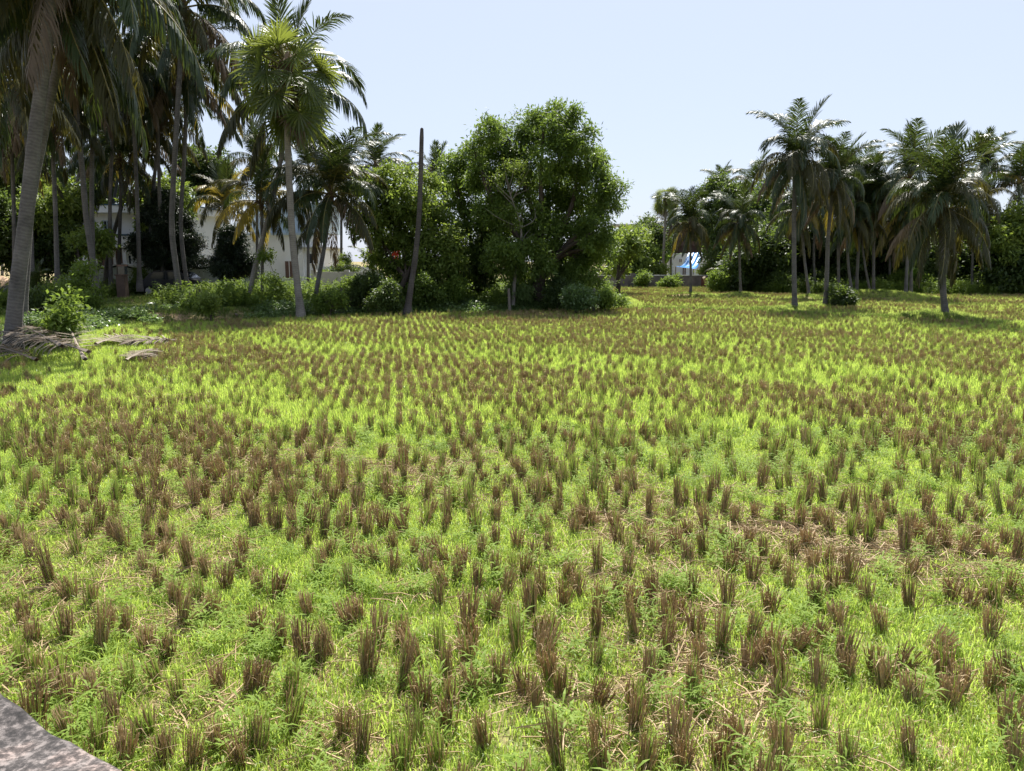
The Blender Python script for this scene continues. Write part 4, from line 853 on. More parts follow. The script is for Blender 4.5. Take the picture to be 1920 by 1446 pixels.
# trees behind the left grove
GLt = 'broadleaf trees behind the left palm grove'
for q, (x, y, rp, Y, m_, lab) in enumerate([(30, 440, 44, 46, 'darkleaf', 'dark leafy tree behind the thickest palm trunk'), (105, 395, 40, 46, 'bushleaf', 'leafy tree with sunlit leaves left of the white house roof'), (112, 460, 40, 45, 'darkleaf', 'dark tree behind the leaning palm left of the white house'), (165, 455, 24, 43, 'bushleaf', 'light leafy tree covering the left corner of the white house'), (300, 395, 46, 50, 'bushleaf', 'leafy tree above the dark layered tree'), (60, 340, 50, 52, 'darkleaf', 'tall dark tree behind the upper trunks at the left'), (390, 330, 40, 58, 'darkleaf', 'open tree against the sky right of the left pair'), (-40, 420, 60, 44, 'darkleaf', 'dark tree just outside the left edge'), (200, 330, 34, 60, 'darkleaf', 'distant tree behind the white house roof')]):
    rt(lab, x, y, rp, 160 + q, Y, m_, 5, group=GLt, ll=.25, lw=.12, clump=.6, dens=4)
def layered(label, x, top, bot, hw, Y, seed, nl, dens=7, base_y=545):
    b = at(x, base_y, Y); b[2] = h1(b[0], b[1]); root = empty('layered_conifer', b); tag(root, label, 'tree'); r = rs(seed); g = G(); gt = G()
    zt = at(x, top, Y)[2] - b[2]; zb_ = at(x, bot, Y)[2] - b[2]; W = hw * Y / FPX
    V, F, uv = tubes(np.array([[[0, 0, -.2], [0, 0, zt * .5], [0, 0, zt]]]), np.array([[.2, .13, .02]]), 7); gt.add(V, F, 0, uv)
    for i_ in range(nl):
        f = i_ / (nl - 1); z = zb_ + (zt - zb_) * f; wl_ = W * (1 - .85 * f ** 1.5) * r.uniform(.8, 1.15)
        for j in range(7):
            a = r.uniform(0, 6.28); e = np.array([cos(a) * wl_, sin(a) * wl_, z + .15 * wl_]); s0 = np.array([0, 0, z]); P2 = spline([s0, (s0 + e) / 2 - (0, 0, .08), e], 6); V, F, uv = tubes(P2[None], np.linspace(.04, .01, 6)[None], 4); gt.add(V, F, 0, uv)
            foliage(g, [(s0 + (e - s0) * u_, (.34, .34, .13)) for u_ in (.4, .65, .9)], dens, .16, .05, seed + i_ * 10 + j, -.1, clump=.26, twig=10)
    g.obj('crown', [M['conifer']], root); gt.obj('trunk', [M['darkbark']], root, smooth=True)
layered('very dark dense layered tree standing before the compound wall left of the car', 318, 372, 498, 60, 47, 301, 10)
layered('open layered conifer with tufted arms in front of the tan wall', 440, 440, 512, 34, 44, 302, 5, 5)

# shrubs and bushes
def bush(label, x, yb, yt, hw, Y=None, m='shrubleaf', seed=0, ll=.13, lw=.06, dens=3.4, n=6, group=None, name='shrub', zb=BANK, clump=.34, trunk=True, droop=.2):
    b = gp(x, yb, zb) if Y is None else at(x, yb, Y); r = rs(seed); hgt = (yb - yt)
    b[2] = h1(b[0], b[1]) if Y is not None else b[2]
    lo = []
    for q in range(int(n * 1.7)):
        rp = min(hw, hgt) * r.uniform(.16, .42); f_ = r.uniform(0, 1); lo.append((x + r.normal(0, .55) * hw * (.5 + .5 * f_), yt + rp * .6 + f_ * max(0, hgt - 1.3 * rp), rp))
    return tree(label, name, (x, yb), lo, Y=Y, zb=zb, mat_=m, dens=dens, ll=ll, lw=lw, seed=seed, r0=.03, dz=.6, clump=clump * .8, group=group, cat='shrub', droop=droop, split=.12, trunk=trunk, hole=.1)
bush('tall leafy shrub right of the thickest palm foot', 118, 634, 556, 24, seed=401, ll=.17, lw=.075, n=8, dens=2.2)
bush('broad leafy shrub in front of the leaning palm left of the house', 130, 585, 500, 46, seed=402, ll=.16, lw=.07, n=12, dens=2.6)
bush('low green bush at the foot of the palm left of the house', 165, 588, 545, 26, seed=403, n=6)
bush('dark low bush left of the tall leafy shrub', 62, 590, 545, 36, seed=404, m='darkleaf', n=7)
bush('low weeds clump behind the dry fallen fronds at the left', 70, 630, 598, 30, seed=405, m='creeper', n=6, ll=.1)
for q, (x, yb, yt, hw, lab) in enumerate([(225, 548, 505, 16, 'leafy bush left of the brown post'), (262, 552, 505, 22, 'bright leafy bush right of the brown post'), (205, 520, 498, 14, 'small bush behind the swollen palm foot'), (275, 545, 500, 14, 'light bush left of the parked car'), (318, 548, 520, 18, 'weedy bush in front of the parked car'), (385, 545, 510, 26, 'bright bush right of the parked car'), (395, 568, 535, 26, 'weedy bush right of the pair of tall trunks'), (430, 570, 530, 30, 'weeds around the small yellowing palm'), (368, 582, 555, 18, 'dark low bush at the foot of the tall pair'), (395, 588, 560, 18, 'yellowish low bush next to the foot of the tall pair'), (450, 540, 515, 24, 'light weeds before the green bin'), (520, 560, 530, 20, 'weeds left of the fan palm foot'), (610, 548, 505, 22, 'bush between the fan palm and the grey wall'), (575, 520, 455, 22, 'yellow green climbing bush right of the fan palm trunk'), (655, 560, 525, 24, 'bright bush under the drooping palm'), (648, 545, 476, 26, 'taller leafy bush hiding the end of the white wall'), (612, 535, 470, 16, 'upright leafy bush just left of the drooping palm trunk'), (620, 580, 550, 24, 'weeds at the foot of the drooping palm'), (535, 520, 450, 18, 'leafy young tree between leaning trunk and fan palm')]):
    bush(lab, x, yb, yt, hw, seed=420 + q, m='shrubleaf' if q % 3 else 'bushleaf', n=7, ll=.13, lw=.065, group='bushes between the left palms')
bush('thin multi stemmed young tree right of the small yellow palms', 505, 572, 470, 24, seed=441, n=5, m='shrubleaf', dens=3)
for q, (x, yb, yt, hw, m_, lab) in enumerate([(690, 575, 520, 40, 'darkleaf', 'dark bush left of the bare palm trunk foot'), (730, 578, 535, 34, 'darkleaf', 'dark green bush around the foot of the bare palm trunk'), (800, 572, 520, 36, 'mango', 'bush right of the bare palm trunk foot'), (850, 570, 530, 36, 'shrubleaf', 'low green bush under the bushy tree'), (925, 570, 548, 26, 'shrubleaf', 'low bright bush in front of the coconut sapling'), (985, 570, 525, 34, 'creeper', 'blue green vine bush under the mango tree at its left'), (1045, 572, 520, 34, 'darkleaf', 'dark bush around the mango trunk'), (1085, 560, 470, 26, 'mango', 'vine covered column under the right side of the mango tree'), (1080, 576, 545, 34, 'creeper', 'low leafy bush at the right end of the bank'), (1135, 574, 552, 34, 'shrubleaf', 'leafy weeds at the tip of the bank beside the field'), (655, 572, 545, 20, 'shrubleaf', 'weeds left of the fence post below the drooping palm')]):
    bush(lab, x, yb, yt, hw, seed=450 + q, m=m_, n=8, ll=.13, lw=.06, group='bushes along the middle of the bank')
GRb = 'undergrowth along the right end of the field'
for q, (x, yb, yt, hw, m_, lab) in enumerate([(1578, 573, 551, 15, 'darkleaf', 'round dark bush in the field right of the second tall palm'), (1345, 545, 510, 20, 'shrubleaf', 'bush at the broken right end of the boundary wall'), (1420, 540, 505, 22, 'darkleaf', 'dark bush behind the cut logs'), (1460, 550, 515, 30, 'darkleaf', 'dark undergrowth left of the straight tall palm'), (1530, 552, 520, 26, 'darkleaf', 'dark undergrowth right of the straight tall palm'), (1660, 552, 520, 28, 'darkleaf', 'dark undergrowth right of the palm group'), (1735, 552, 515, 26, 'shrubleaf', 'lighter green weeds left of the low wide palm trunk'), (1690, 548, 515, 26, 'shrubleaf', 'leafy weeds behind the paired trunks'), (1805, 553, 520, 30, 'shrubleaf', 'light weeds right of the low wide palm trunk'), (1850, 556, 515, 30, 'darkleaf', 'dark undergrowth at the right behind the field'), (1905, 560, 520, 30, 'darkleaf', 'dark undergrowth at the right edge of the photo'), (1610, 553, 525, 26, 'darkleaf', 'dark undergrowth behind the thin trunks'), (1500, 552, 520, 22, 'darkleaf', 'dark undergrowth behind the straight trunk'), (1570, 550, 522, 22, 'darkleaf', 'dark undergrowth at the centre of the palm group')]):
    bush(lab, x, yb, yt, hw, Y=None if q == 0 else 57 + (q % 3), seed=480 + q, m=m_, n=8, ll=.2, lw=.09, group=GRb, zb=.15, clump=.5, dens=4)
for q, (x, yb, yt, hw, lab) in enumerate([(1208, 536, 512, 16, 'bush on the boundary wall left of the teal panel'), (1175, 536, 500, 14, 'bush behind the boundary wall near the mango tree'), (1225, 515, 470, 18, 'leafy bush behind the boundary wall below the fan palm'), (1240, 518, 500, 14, 'bush behind the wall in front of the white house'), (1262, 538, 522, 12, 'weeds growing up the front of the boundary wall'), (1326, 518, 488, 14, 'bush right of the blue tarp'), (1250, 540, 526, 18, 'low weeds at the foot of the boundary wall')]):
    bush(lab, x, yb, yt, hw, Y=72.5 if yb < 520 or q == 1 else 68.5, seed=500 + q, m='bushleaf' if q % 2 else 'shrubleaf', n=6, ll=.2, lw=.09, group='bushes along the boundary wall', zb=0, clump=.45, dens=4)

# banana plants
def banana(label, x, yb, Y, hgt, seed):
    b = at(x, yb, Y); b[2] = h1(b[0], b[1]); root = empty('banana_plant', b); tag(root, label, 'banana plant', 'banana plants behind the boundary wall'); r = rs(seed)
    g = G(); V, F, uv = tubes(np.array([[[0, 0, -.1], [0, 0, hgt * .3], [.02, 0, hgt * .55]]]), np.array([[.13, .11, .07]]), 8); g.add(V, F, 0, uv); g.obj('stem', [M['petiole']], root, smooth=True)
    for q in range(8):
        az = q * 2.4 + r.normal(0, .2); e0 = radians(r.uniform(55, 85)); bd = radians(r.uniform(30, 95)); Lb = hgt * r.uniform(.5, .65); t = np.linspace(0, 1, 9); e = e0 - bd * t ** 1.5
        dx = np.concatenate([[0], np.cumsum(np.cos(e[:-1]))]) * Lb / 8; dz = np.concatenate([[0], np.cumsum(np.sin(e[:-1]))]) * Lb / 8
        Pq = np.stack([dx * cos(az), dx * sin(az), dz + hgt * .5], 1); S = np.array([-sin(az), cos(az), 0]); wv = np.interp(t, [0, .15, .25, .6, .9, 1], [.02, .02, .15, .24, .16, .01]) * hgt / 3
        V, F = strips(Pq[None], (S[None] * wv[:, None] + np.array([0, 0, .25]) * wv[:, None])[None]); g = G().add(V, F); V, F = strips(Pq[None], (S[None] * wv[:, None] * .05)[None]); g.obj('leaf', [M['banana']], root)
for q, (x, yb, Y, hh, lab) in enumerate([(1196, 520, 74, 2.9, 'banana plant behind the teal panel of the boundary wall'), (1210, 520, 77, 2.6, 'banana plant second from the teal panel'), (1248, 520, 80, 3.6, 'banana plant with a bright upright leaf beside the fan palm trunk'), (1708, 548, 56.5, 2.2, 'small banana plant beside the paired trunks'), (1856, 552, 56, 2.6, 'banana plant with pale broken leaves at the right')]): banana(lab, x, yb, Y, hh, 600 + q)

# coconut saplings and low palm bushes
palm('coconut sapling with tall upright fronds under the left of the mango tree', [(908, 563), (909, 545), (910, 515)], B_, .10, .09, 2.6, 11, 50, -.4, .12, group='young palms on the bank', nuts=False, name='palm_sapling')
palm('low palm with arching pale fronds left of the bare trunk', [(702, 563), (701, 540), (700, 520)], B_, .09, .08, 2.0, 12, 51, .3, .1, .3, group='young palms on the bank', nuts=False, name='palm_sapling')
palm('young palm with hanging olive fronds right of the bare trunk', [(818, 566), (818, 540), (818, 510)], B_, .1, .09, 2.0, 14, 52, 1.6, .1, .3, group='young palms on the bank', nuts=False, name='palm_sapling')
palm('stemless date palm tuft beside the thickest palm trunk', [(66, 580), (68, 565), (70, 555)], B_, .1, .09, 1.6, 18, 53, .1, .0, .0, group='young palms on the bank', nuts=False, name='palm_sapling')
palm('slim young palm with a tiny crown in front of the white house balcony', [(222, 545), (226, 490), (233, 430), (238, 385)], B_, .05, .04, 1.5, 12, 54, .4, .2, .2, group='young palms on the bank', nuts=False, name='palm_sapling')
palm('small palm with low fronds left of the cut logs by the field end', [(1362, 546), (1362, 530), (1362, 518)], .1, .1, .09, 2.0, 12, 55, .3, .1, .3, group='young palms on the bank', nuts=False, name='palm_sapling', Y=63)

# ------------------------------------------------------------------ fallen things on the bank
def fallen(label, foot, tip, zb, Lscale, seed, colr='frondpale', lift=.12, droop=.5, zs=.6, name='fallen_frond'):
    a = gp(*foot, zb); a[2] = h1(a[0], a[1]) + .02; t_ = gp(*tip, zb); d = t_ - a; az = math.atan2(d[1], d[0]); Lw = np.hypot(d[0], d[1])
    g = frond_arr(Lw, 7, 14, seed, droop, 8, nl=64, lw=.042, lmax=.72 * Lscale, gap=.1)
    V, F, Mi, U = g.arrays(); V[:, 2] = np.maximum(V[:, 2] * zs + lift, .02 + .03 * rs(seed).uniform(0, 1, len(V))); g2 = G().add(V, F, 0)
    o = g2.obj(name, [M[colr]], None, a); o.rotation_euler = (0, 0, az); tag(o, label, 'palm frond', 'dry palm fronds lying on the ground'); return o
fallen('dry fallen frond lying flat in front of the thickest palm, combed leaflets towards the field', (168, 680), (-40, 648), .2, 1.25, 1, lift=.42, droop=1.5, zs=.8)
fallen('dry fallen frond propped steeply below the tall leafy shrub, pale stalks', (160, 676), (98, 612), .3, 1.0, 2, lift=.3, droop=.1)
fallen('dry fallen frond under the thickest palm, lying behind the combed one', (118, 668), (-10, 634), .3, 1.2, 3, lift=.5, droop=1.2, zs=.8)
fallen('brown dry frond lying lowest of the heap at the left edge of the photo', (70, 684), (-70, 660), .2, 1.2, 8, 'fronddry', lift=.3, droop=1.3, zs=.8)
fallen('grey dried frond with upright leaflets lying in the grass beyond the black bucket', (180, 652), (255, 638), .1, .9, 4, lift=.18, droop=.3, zs=.9)
fallen('grey dried frond stretching right in the grass, farthest from the shrub', (332, 644), (240, 648), .1, .9, 5, lift=.16, droop=.3, zs=.9)
fallen('small pale frond tip lying alone in the grass right of the fallen heap', (236, 688), (290, 668), .05, .8, 6, lift=.2)
fallen('dry frond hanging over the bank edge in front of the tall pair', (445, 588), (395, 566), .3, .9, 7, lift=.2)
# bucket
b = gp(146, 642, .15); b[2] = h1(b[0], b[1]); root = empty('bucket', b); tag(root, 'black plastic bucket tilted in the grass beside the leafy shrub', 'bucket'); root.rotation_euler = (.1, -.35, .3)
g = G(); V, F, uv = tubes(np.array([[[0, 0, 0], [0, 0, .01], [0, 0, .36], [0, 0, .40], [0, 0, .40], [0, 0, .06], [0, 0, .05]]]), np.array([[.005, .11, .165, .175, .15, .1, .005]]), 18); g.add(V, F); g.obj('shell', [M['black']], root, smooth=False)
g = G(); th = np.linspace(0, pi, 12); V, F, uv = tubes(np.stack([np.cos(th) * .165, 0 * th, .38 + np.sin(th) * .12], 1)[None], np.full((1, 12), .006), 5); g.add(V, F); g.obj('handle', [M['metal']], root)
# fence posts
for (x, yb, yt, lab) in [(641, 572, 539, 'short wooden fence post right of the drooping palm'), (691, 574, 540, 'wooden fence post left of the bare palm trunk'), (955, 573, 541, 'grey fence post under the mango tree'), (1113, 574, 541, 'dark wooden post at the right tip of the bank')]:
    b = gp(x, yb, .36); b[2] = h1(b[0], b[1]); h = at(x, yt, b[1])[2] - b[2]; g = G(); r = rs(x)
    V, F, uv = tubes(np.array([[[0, 0, -.2], [.01, 0, h * .3], [r.normal(0, .02), 0, h * .7], [r.normal(0, .03), 0, h - .02], [0, 0, h]]]), np.array([[.075, .07, .066, .06, .01]]), 8); g.add(V, F, 0, uv)
    tag(g.obj('fence_post', [M['wood']], None, b, smooth=False), lab, 'post', 'old fence posts along the bank')
# logs
for (pa, pb, Y, rr, lab) in [((1410, 544), (1436, 531), 62, .16, 'pale cut log lying slanted at the far end of the field'), ((1403, 541), (1416, 537), 62.6, .2, 'short pale log beside the slanted log'), ((1320, 520), (1329, 545), 68.4, .14, 'pale board leaning on the broken end of the boundary wall')]:
    A = at(*pa, Y); Bq = at(*pb, Y + .8); g = G(); d = Bq - A; Pq = np.stack([A * 0 - d * .001, d * .0, d * .33 + (0, 0, .05), d * .66, d, d * 1.001]); V, F, uv = tubes(Pq[None], np.array([[.01, rr, rr * .95, rr * .85, rr * .8, .01]]), 9); g.add(V, F, 0, uv)
    A2 = A.copy(); tag(g.obj('log' if 'log' in lab else 'leaning_board', [M['palewood']], None, A2, smooth=False), lab, 'log' if 'log' in lab else 'board')
# white litter on the grass
b = gp(281, 573, .36); b[2] = h1(b[0], b[1]); g = G(); ball(g, (0, 0, .06), .16, 0, .5, 10, 6); V = g.V[0]; V += rs(4).normal(0, .015, V.shape); g.V[0] = V
tag(g.obj('plastic_bag', [M['whiteplastic']], None, b, smooth=True), 'crumpled white plastic bag on the shaded grass under the palms', 'bag')
# sand heap
b = at(6, 545, 40); b[2] = h1(b[0], b[1]); g = G(); n1_, n2_ = 40, 18; th = np.linspace(0, 2 * pi, n1_, endpoint=False); V = []
for j in range(n2_ + 1):
    f = j / n2_
    for a in th:
        rr = 1.5 * f * (1 + .12 * sin(3 * a + 1) + .06 * sin(7 * a)); V.append((rr * cos(a), rr * sin(a) * .8, 1.35 * (1 - f ** 1.4) - .12 * f))
V = np.array(V); V[:, 2] += (noise3(V, 3, 5) - .5) * .22
F = [[j * n1_ + i_, j * n1_ + (i_ + 1) % n1_, (j + 1) * n1_ + (i_ + 1) % n1_, (j + 1) * n1_ + i_] for j in range(n2_) for i_ in range(n1_)]
g.add(V, F); tag(g.obj('sand_heap', [M['sand']], None, b, smooth=True), 'heap of orange brown sand at the left edge behind the thickest palm', 'sand heap')
# red cloth
b = at(1434, 516, 62.5); g = G(); u_ = np.linspace(0, 1, 7)
Vf = np.array([[x * .55 - .27, .06 * sin(x * 9 + z * 3), z * .5] for z in u_ for x in u_]); Vb = Vf + (0, .012, 0); idx = [[j * 7 + i_, j * 7 + i_ + 1, (j + 1) * 7 + i_ + 1, (j + 1) * 7 + i_] for j in range(6) for i_ in range(6)]
g.add(Vf, idx); g.add(Vb, [f[::-1] for f in idx]); tag(g.obj('red_cloth', [M['redcloth']], None, b, smooth=True), 'small red cloth hanging in the dark undergrowth at the field end', 'cloth')

# ------------------------------------------------------------------ buildings
def rect_at(Y, x0, x1, y0, y1):    # pixel rectangle on the plane y = Y
    a = at(x0, y1, Y); c = at(x1, y0, Y); return a[0], c[0], a[2], c[2]
def pane(parent, base, name, Y, x0, x1, y0, y1, m, th=.1, out=.06, frame=None, lab=None):
    X0, X1, Z0, Z1 = rect_at(Y, x0, x1, y0, y1); g = G(); box(g, X0 - base[0], X1 - base[0], Y - out - base[1], Y - out + th - base[1], Z0 - base[2], Z1 - base[2]); o = g.obj(name, [M[m]], parent)
    if lab: o['label'] = lab
    if frame:
        g = G(); f = .07; y0_, y1_ = Y - out - .03 - base[1], Y - out + th - .01 - base[1]; xa, xb, za, zb = X0 - base[0], X1 - base[0], Z0 - base[2], Z1 - base[2]
        box(g, xa - f, xa, y0_, y1_, za - f, zb + f); box(g, xb, xb + f, y0_, y1_, za - f, zb + f); box(g, xa, xb, y0_, y1_, zb, zb + f); box(g, xa, xb, y0_, y1_, za - f, za); box(g, (xa + xb) / 2 - .02, (xa + xb) / 2 + .02, y0_, y0_ + .05, za, zb)
        g.obj('frame', [M[frame]], o)
    return o
Y1 = 52.0; b = at(228, 520, Y1); b[2] = .3; H1 = empty('house', b); tag(H1, 'two storey white house with a blue trimmed balcony behind the left palms', 'house')
def blk(parent, base, name, Y, depth, x0, x1, y0, y1, m, front=0.0, zmin=None):
    X0, X1, Z0, Z1 = rect_at(Y, x0, x1, y0, y1); g = G(); box(g, X0 - base[0], X1 - base[0], -front + Y - base[1], Y + depth - base[1], (zmin if zmin is not None else Z0) - base[2], Z1 - base[2]); return g.obj(name, [M[m]], parent)
blk(H1, b, 'wall', Y1, 7, 112, 345, 399, 530, 'plasterwhite', zmin=.1)
blk(H1, b, 'roof', Y1 - .9, 8.6, 104, 350, 385, 398.6, 'plasterwhite')
blk(H1, b, 'roof_trim', Y1 - .95, 8.7, 103, 351, 382.6, 384.8, 'bluetrim')
bal = blk(H1, b, 'balcony', Y1 - 1.1, 1.0, 150, 340, 442.4, 464, 'plasterwhite')
tr = blk(H1, b, 'balcony_rail', Y1 - 1.16, 1.0, 149, 341, 439, 442, 'bluetrim')
for x in (231, 240, 250, 261, 272): pane(H1, b, 'vent_slot', Y1 - 1.1, x, x + 1.6, 444.5, 449, 'darkglass', .06, .03)
pane(H1, b, 'window', Y1, 197, 207, 415, 432, 'darkglass', frame='plasterblue'); pane(H1, b, 'window', Y1, 170, 176, 415, 432, 'darkglass', frame='plasterblue'); pane(H1, b, 'window', Y1, 256, 264, 412, 432, 'darkglass', frame='plasterblue')
pane(H1, b, 'shutter', Y1, 186, 231, 466, 512, 'brownpanel', .12, .1); pane(H1, b, 'window', Y1, 238, 246, 479, 495, 'darkglass', frame='plasterwhite'); pane(H1, b, 'window', Y1, 119, 133, 477, 488, 'brownpanel', frame='plasterwhite')
pane(H1, b, 'pillar', Y1 - .9, 232.5, 235.5, 464.5, 520, 'plasterwhite', .25, .0)
pane(H1, b, 'drain_pipe', Y1 - .2, 215.2, 216.6, 470, 512, 'whiteplastic', .06, .06)
# second house
Y2 = 60.0; b = at(520, 520, Y2); b[2] = .3; H2 = empty('house', b); tag(H2, 'flat white building behind the leaning palm with a pale blue upper floor', 'house')
blk(H2, b, 'wall', Y2, 6, 446, 566, 441, 530, 'plasterwhite', zmin=.1)
blk(H2, b, 'annex_wall', Y2 + .4, 6, 566.5, 606, 466, 530, 'plasterwhite', zmin=.1)
blk(H2, b, 'annex_roof', Y2 - .1, 6.6, 566.5, 609, 462.6, 465.8, 'cement')
blk(H2, b, 'roof', Y2 - .3, 6.6, 443, 568, 437.5, 440.8, 'plasterblue')
blk(H2, b, 'upper_wall', Y2 + 2, 5, 470, 610, 384, 437, 'plasterblue'); blk(H2, b, 'upper_roof', Y2 + 1.6, 6, 467, 613, 380.5, 383.6, 'plasterblue')
blk(H2, b, 'side_wall', Y2 - .6, 3, 386, 445.4, 458, 530, 'plastertan', zmin=.1); blk(H2, b, 'side_roof', Y2 - .9, 3.6, 383, 447, 455, 457.6, 'cement')
pane(H2, b, 'window', Y2 + .4, 580, 596, 476, 494, 'darkglass', frame='plasterwhite'); pane(H2, b, 'door', Y2, 536, 550, 490, 522, 'brownpanel', frame='plasterwhite'); pane(H2, b, 'window', Y2 - .6, 410, 424, 474, 488, 'darkglass', frame='plasterwhite'); pane(H2, b, 'window', Y2 + 2, 575, 590, 400, 420, 'darkglass', frame='plasterwhite')
# scalloped compound wall
def scallop(label, Y, x0, x1, ytop, seed, m='wallgreen', per=60, amp=5):
    b = at((x0 + x1) / 2, 530, Y); b[2] = .25; root = empty('compound_wall', b); tag(root, label, 'wall'); k = int((x1 - x0) / 2.5); xs_ = np.linspace(x0, x1, k)
    top = ytop - amp * .5 * (1 + np.cos((xs_ - x0) / per * 2 * pi)); X = np.array([at(x, 500, Y)[0] for x in xs_]) - b[0]; Z = np.array([at(960, t_, Y)[2] for t_ in top]) - b[2]
    def slab(name, za, zb, y0, y1, mm):
        V = np.concatenate([np.stack([X, X * 0 + yy, zz], 1) for yy, zz in ((y0, za), (y0, zb), (y1, zb), (y1, za))]); F = []
        for i_ in range(k - 1):
            for j in range(4): F.append([j * k + i_, j * k + i_ + 1, ((j + 1) % 4) * k + i_ + 1, ((j + 1) % 4) * k + i_])
        F += [[0, k, 2 * k, 3 * k], [k - 1, 4 * k - 1, 3 * k - 1, 2 * k - 1]]
        G().add(V, F).obj(name, [M[mm]], root)
    slab('wall_panel', X * 0 - .3, Z - .16, -.1, .1, m); slab('dark_band', Z - .159, Z - .06, -.14, .14, 'black'); slab('coping', Z - .059, Z + .03, -.17, .17, 'coping')
    for i_, x in enumerate(np.arange(x0 + per / 2, x1, per)):
        xx = at(x, 500, Y)[0] - b[0]; g = G(); box(g, xx - .14, xx + .14, -.13, .13, -.3, float(np.interp(xx, X, Z)) - .165); g.obj('pier', [M[m]], root)
scallop('long grey compound wall with wavy white coping behind the left palms', 49.5, 108, 470, 500, 1)
# grey plain wall right of the fan palm
def plain_wall(label, Y, x0, x1, yt, m, cap=None, name='garden_wall', th=.2, panels=0):
    b = at((x0 + x1) / 2, 530, Y); b[2] = h1(b[0], Y); X0, X1, _, Z1 = rect_at(Y, x0, x1, yt, 530); root = empty(name, b); tag(root, label, 'wall')
    g = G(); box(g, X0 - b[0], X1 - b[0], -th / 2, th / 2, -.3, Z1 - b[2]); g.obj('wall_panel', [M[m]], root)
    if cap: g = G(); box(g, X0 - b[0] - .02, X1 - b[0] + .02, -th / 2 - .04, th / 2 + .04, Z1 - b[2] + .002, Z1 - b[2] + .08); g.obj('coping', [M[cap]], root)
    for q in range(panels):
        xx = X0 - b[0] + (X1 - X0) * q / max(1, panels - 1); g = G(); box(g, xx - .16, xx + .16, -th / 2 - .07, th / 2 + .07, -.3, Z1 - b[2] + .12); g.obj('pier', [M[m]], root)
    return root, b
plain_wall('grey cement wall right of the drooping palm', 50, 590, 712, 510, 'cement', panels=3)
plain_wall('low white wall seen above the grey cement wall', 55, 596, 700, 500, 'plasterwhite', panels=3, name='white_wall')
bw, bwb = plain_wall('long weathered boundary wall with dark stains across the far field', 70, 1096, 1338, 517.5, 'oldwall', 'cement', panels=0, name='boundary_wall')
Xa = at(1186, 530, 70)[0] - bwb[0]; Xb = at(1200, 530, 70)[0] - bwb[0]; ztop = at(1190, 512.5, 70)[2] - bwb[2]
for xx in (Xa, Xb): g = G(); box(g, xx - .22, xx + .22, -.24, .24, -.3, ztop); g.obj('gate_pillar', [M['oldwall']], bw)
g = G(); box(g, Xa + .225, Xb - .225, -.16, -.11, -.05, ztop - .1); g.obj('gate_panel', [M['teal']], bw)['label'] = 'pale teal painted panel'
Xc = at(1314, 530, 70)[0] - bwb[0]; Xd = at(1337, 530, 70)[0] - bwb[0]; g = G(); box(g, Xc, Xd, -.45, -.12, -.3, at(1, 519, 70)[2] - bwb[2]); g.obj('brick_buttress', [M['brick']], bw)['label'] = 'broken red brick end'
# white house with tarp
Y3 = 84.0; b = at(1288, 520, Y3); b[2] = .3; H3 = empty('house', b); tag(H3, 'white house with a dark tiled roof behind the boundary wall and blue tarp', 'house')
blk(H3, b, 'wall', Y3, 6, 1252, 1342, 475, 530, 'plasterwhite', zmin=.1); blk(H3, b, 'upper_wall', Y3 + 1.5, 4, 1268, 1335, 461, 474.6, 'brownpanel'); blk(H3, b, 'roof', Y3 + .8, 6, 1250, 1346, 452, 460.8, 'tile')
pane(H3, b, 'window', Y3, 1273, 1278, 486, 492, 'brownpanel', frame='plasterwhite'); pane(H3, b, 'window', Y3, 1325, 1332, 484, 494, 'darkglass', frame='plasterwhite'); pane(H3, b, 'door', Y3, 1279, 1286, 500, 520, 'brownpanel', frame='plasterwhite')
Y4 = 88.0; b = at(1218, 520, Y4); b[2] = .3; H4 = empty('house', b); tag(H4, 'pale blue low house mostly hidden by banana plants left of the fan palm', 'house')
blk(H4, b, 'wall', Y4, 6, 1186, 1248, 480, 530, 'plasterblue', zmin=.1); blk(H4, b, 'roof', Y4 - .4, 7, 1183, 1251, 474.5, 479.6, 'plasterwhite'); pane(H4, b, 'window', Y4, 1196, 1204, 486, 498, 'darkglass', frame='plasterwhite'); pane(H4, b, 'window', Y4, 1230, 1236, 486, 498, 'darkglass', frame='plasterwhite')
blk(H4, b, 'upper_wall', Y4 + 2.5, 4, 1160, 1226, 436, 474.2, 'plasterwhite'); blk(H4, b, 'upper_roof', Y4 + 1.8, 6, 1150, 1234, 420, 423, 'cement'); blk(H4, b, 'terrace_wall', Y4 + 2.6, 3.6, 1168, 1222, 423.2, 435.8, 'tile')
# tarp awning: a sagging sheet on poles
b = at(1292, 505, 79); zt = b[2]; tl, trr, bl, br = at(1291, 474.5, 82.5), at(1318, 474, 82.5), at(1267, 500, 78), at(1300, 504, 78)
n_ = 14; g = G(); Vt = []
for i_ in range(n_ + 1):
    for j in range(n_ + 1):
        u_, v_ = j / n_, i_ / n_; p = (tl * (1 - u_) + trr * u_) * (1 - v_) + (bl * (1 - u_) + br * u_) * v_
        p = p - np.array([0, 0, .55 * sin(pi * v_) ** 1.2 + .06 * sin(u_ * 17 + v_ * 5) * sin(pi * v_)]) + np.array([0, .0, .05 * sin(u_ * 22) * (1 - v_)]); Vt.append(p - b)
Vt = np.array(Vt); idx = [[i_ * (n_ + 1) + j, i_ * (n_ + 1) + j + 1, (i_ + 1) * (n_ + 1) + j + 1, (i_ + 1) * (n_ + 1) + j] for i_ in range(n_) for j in range(n_)]
root = empty('tarp_awning', b); tag(root, 'bright blue plastic tarp stretched as a sloping awning before the white house', 'tarp')
g.add(Vt, idx); g.obj('sheet', [M['tarp']], root, smooth=True)
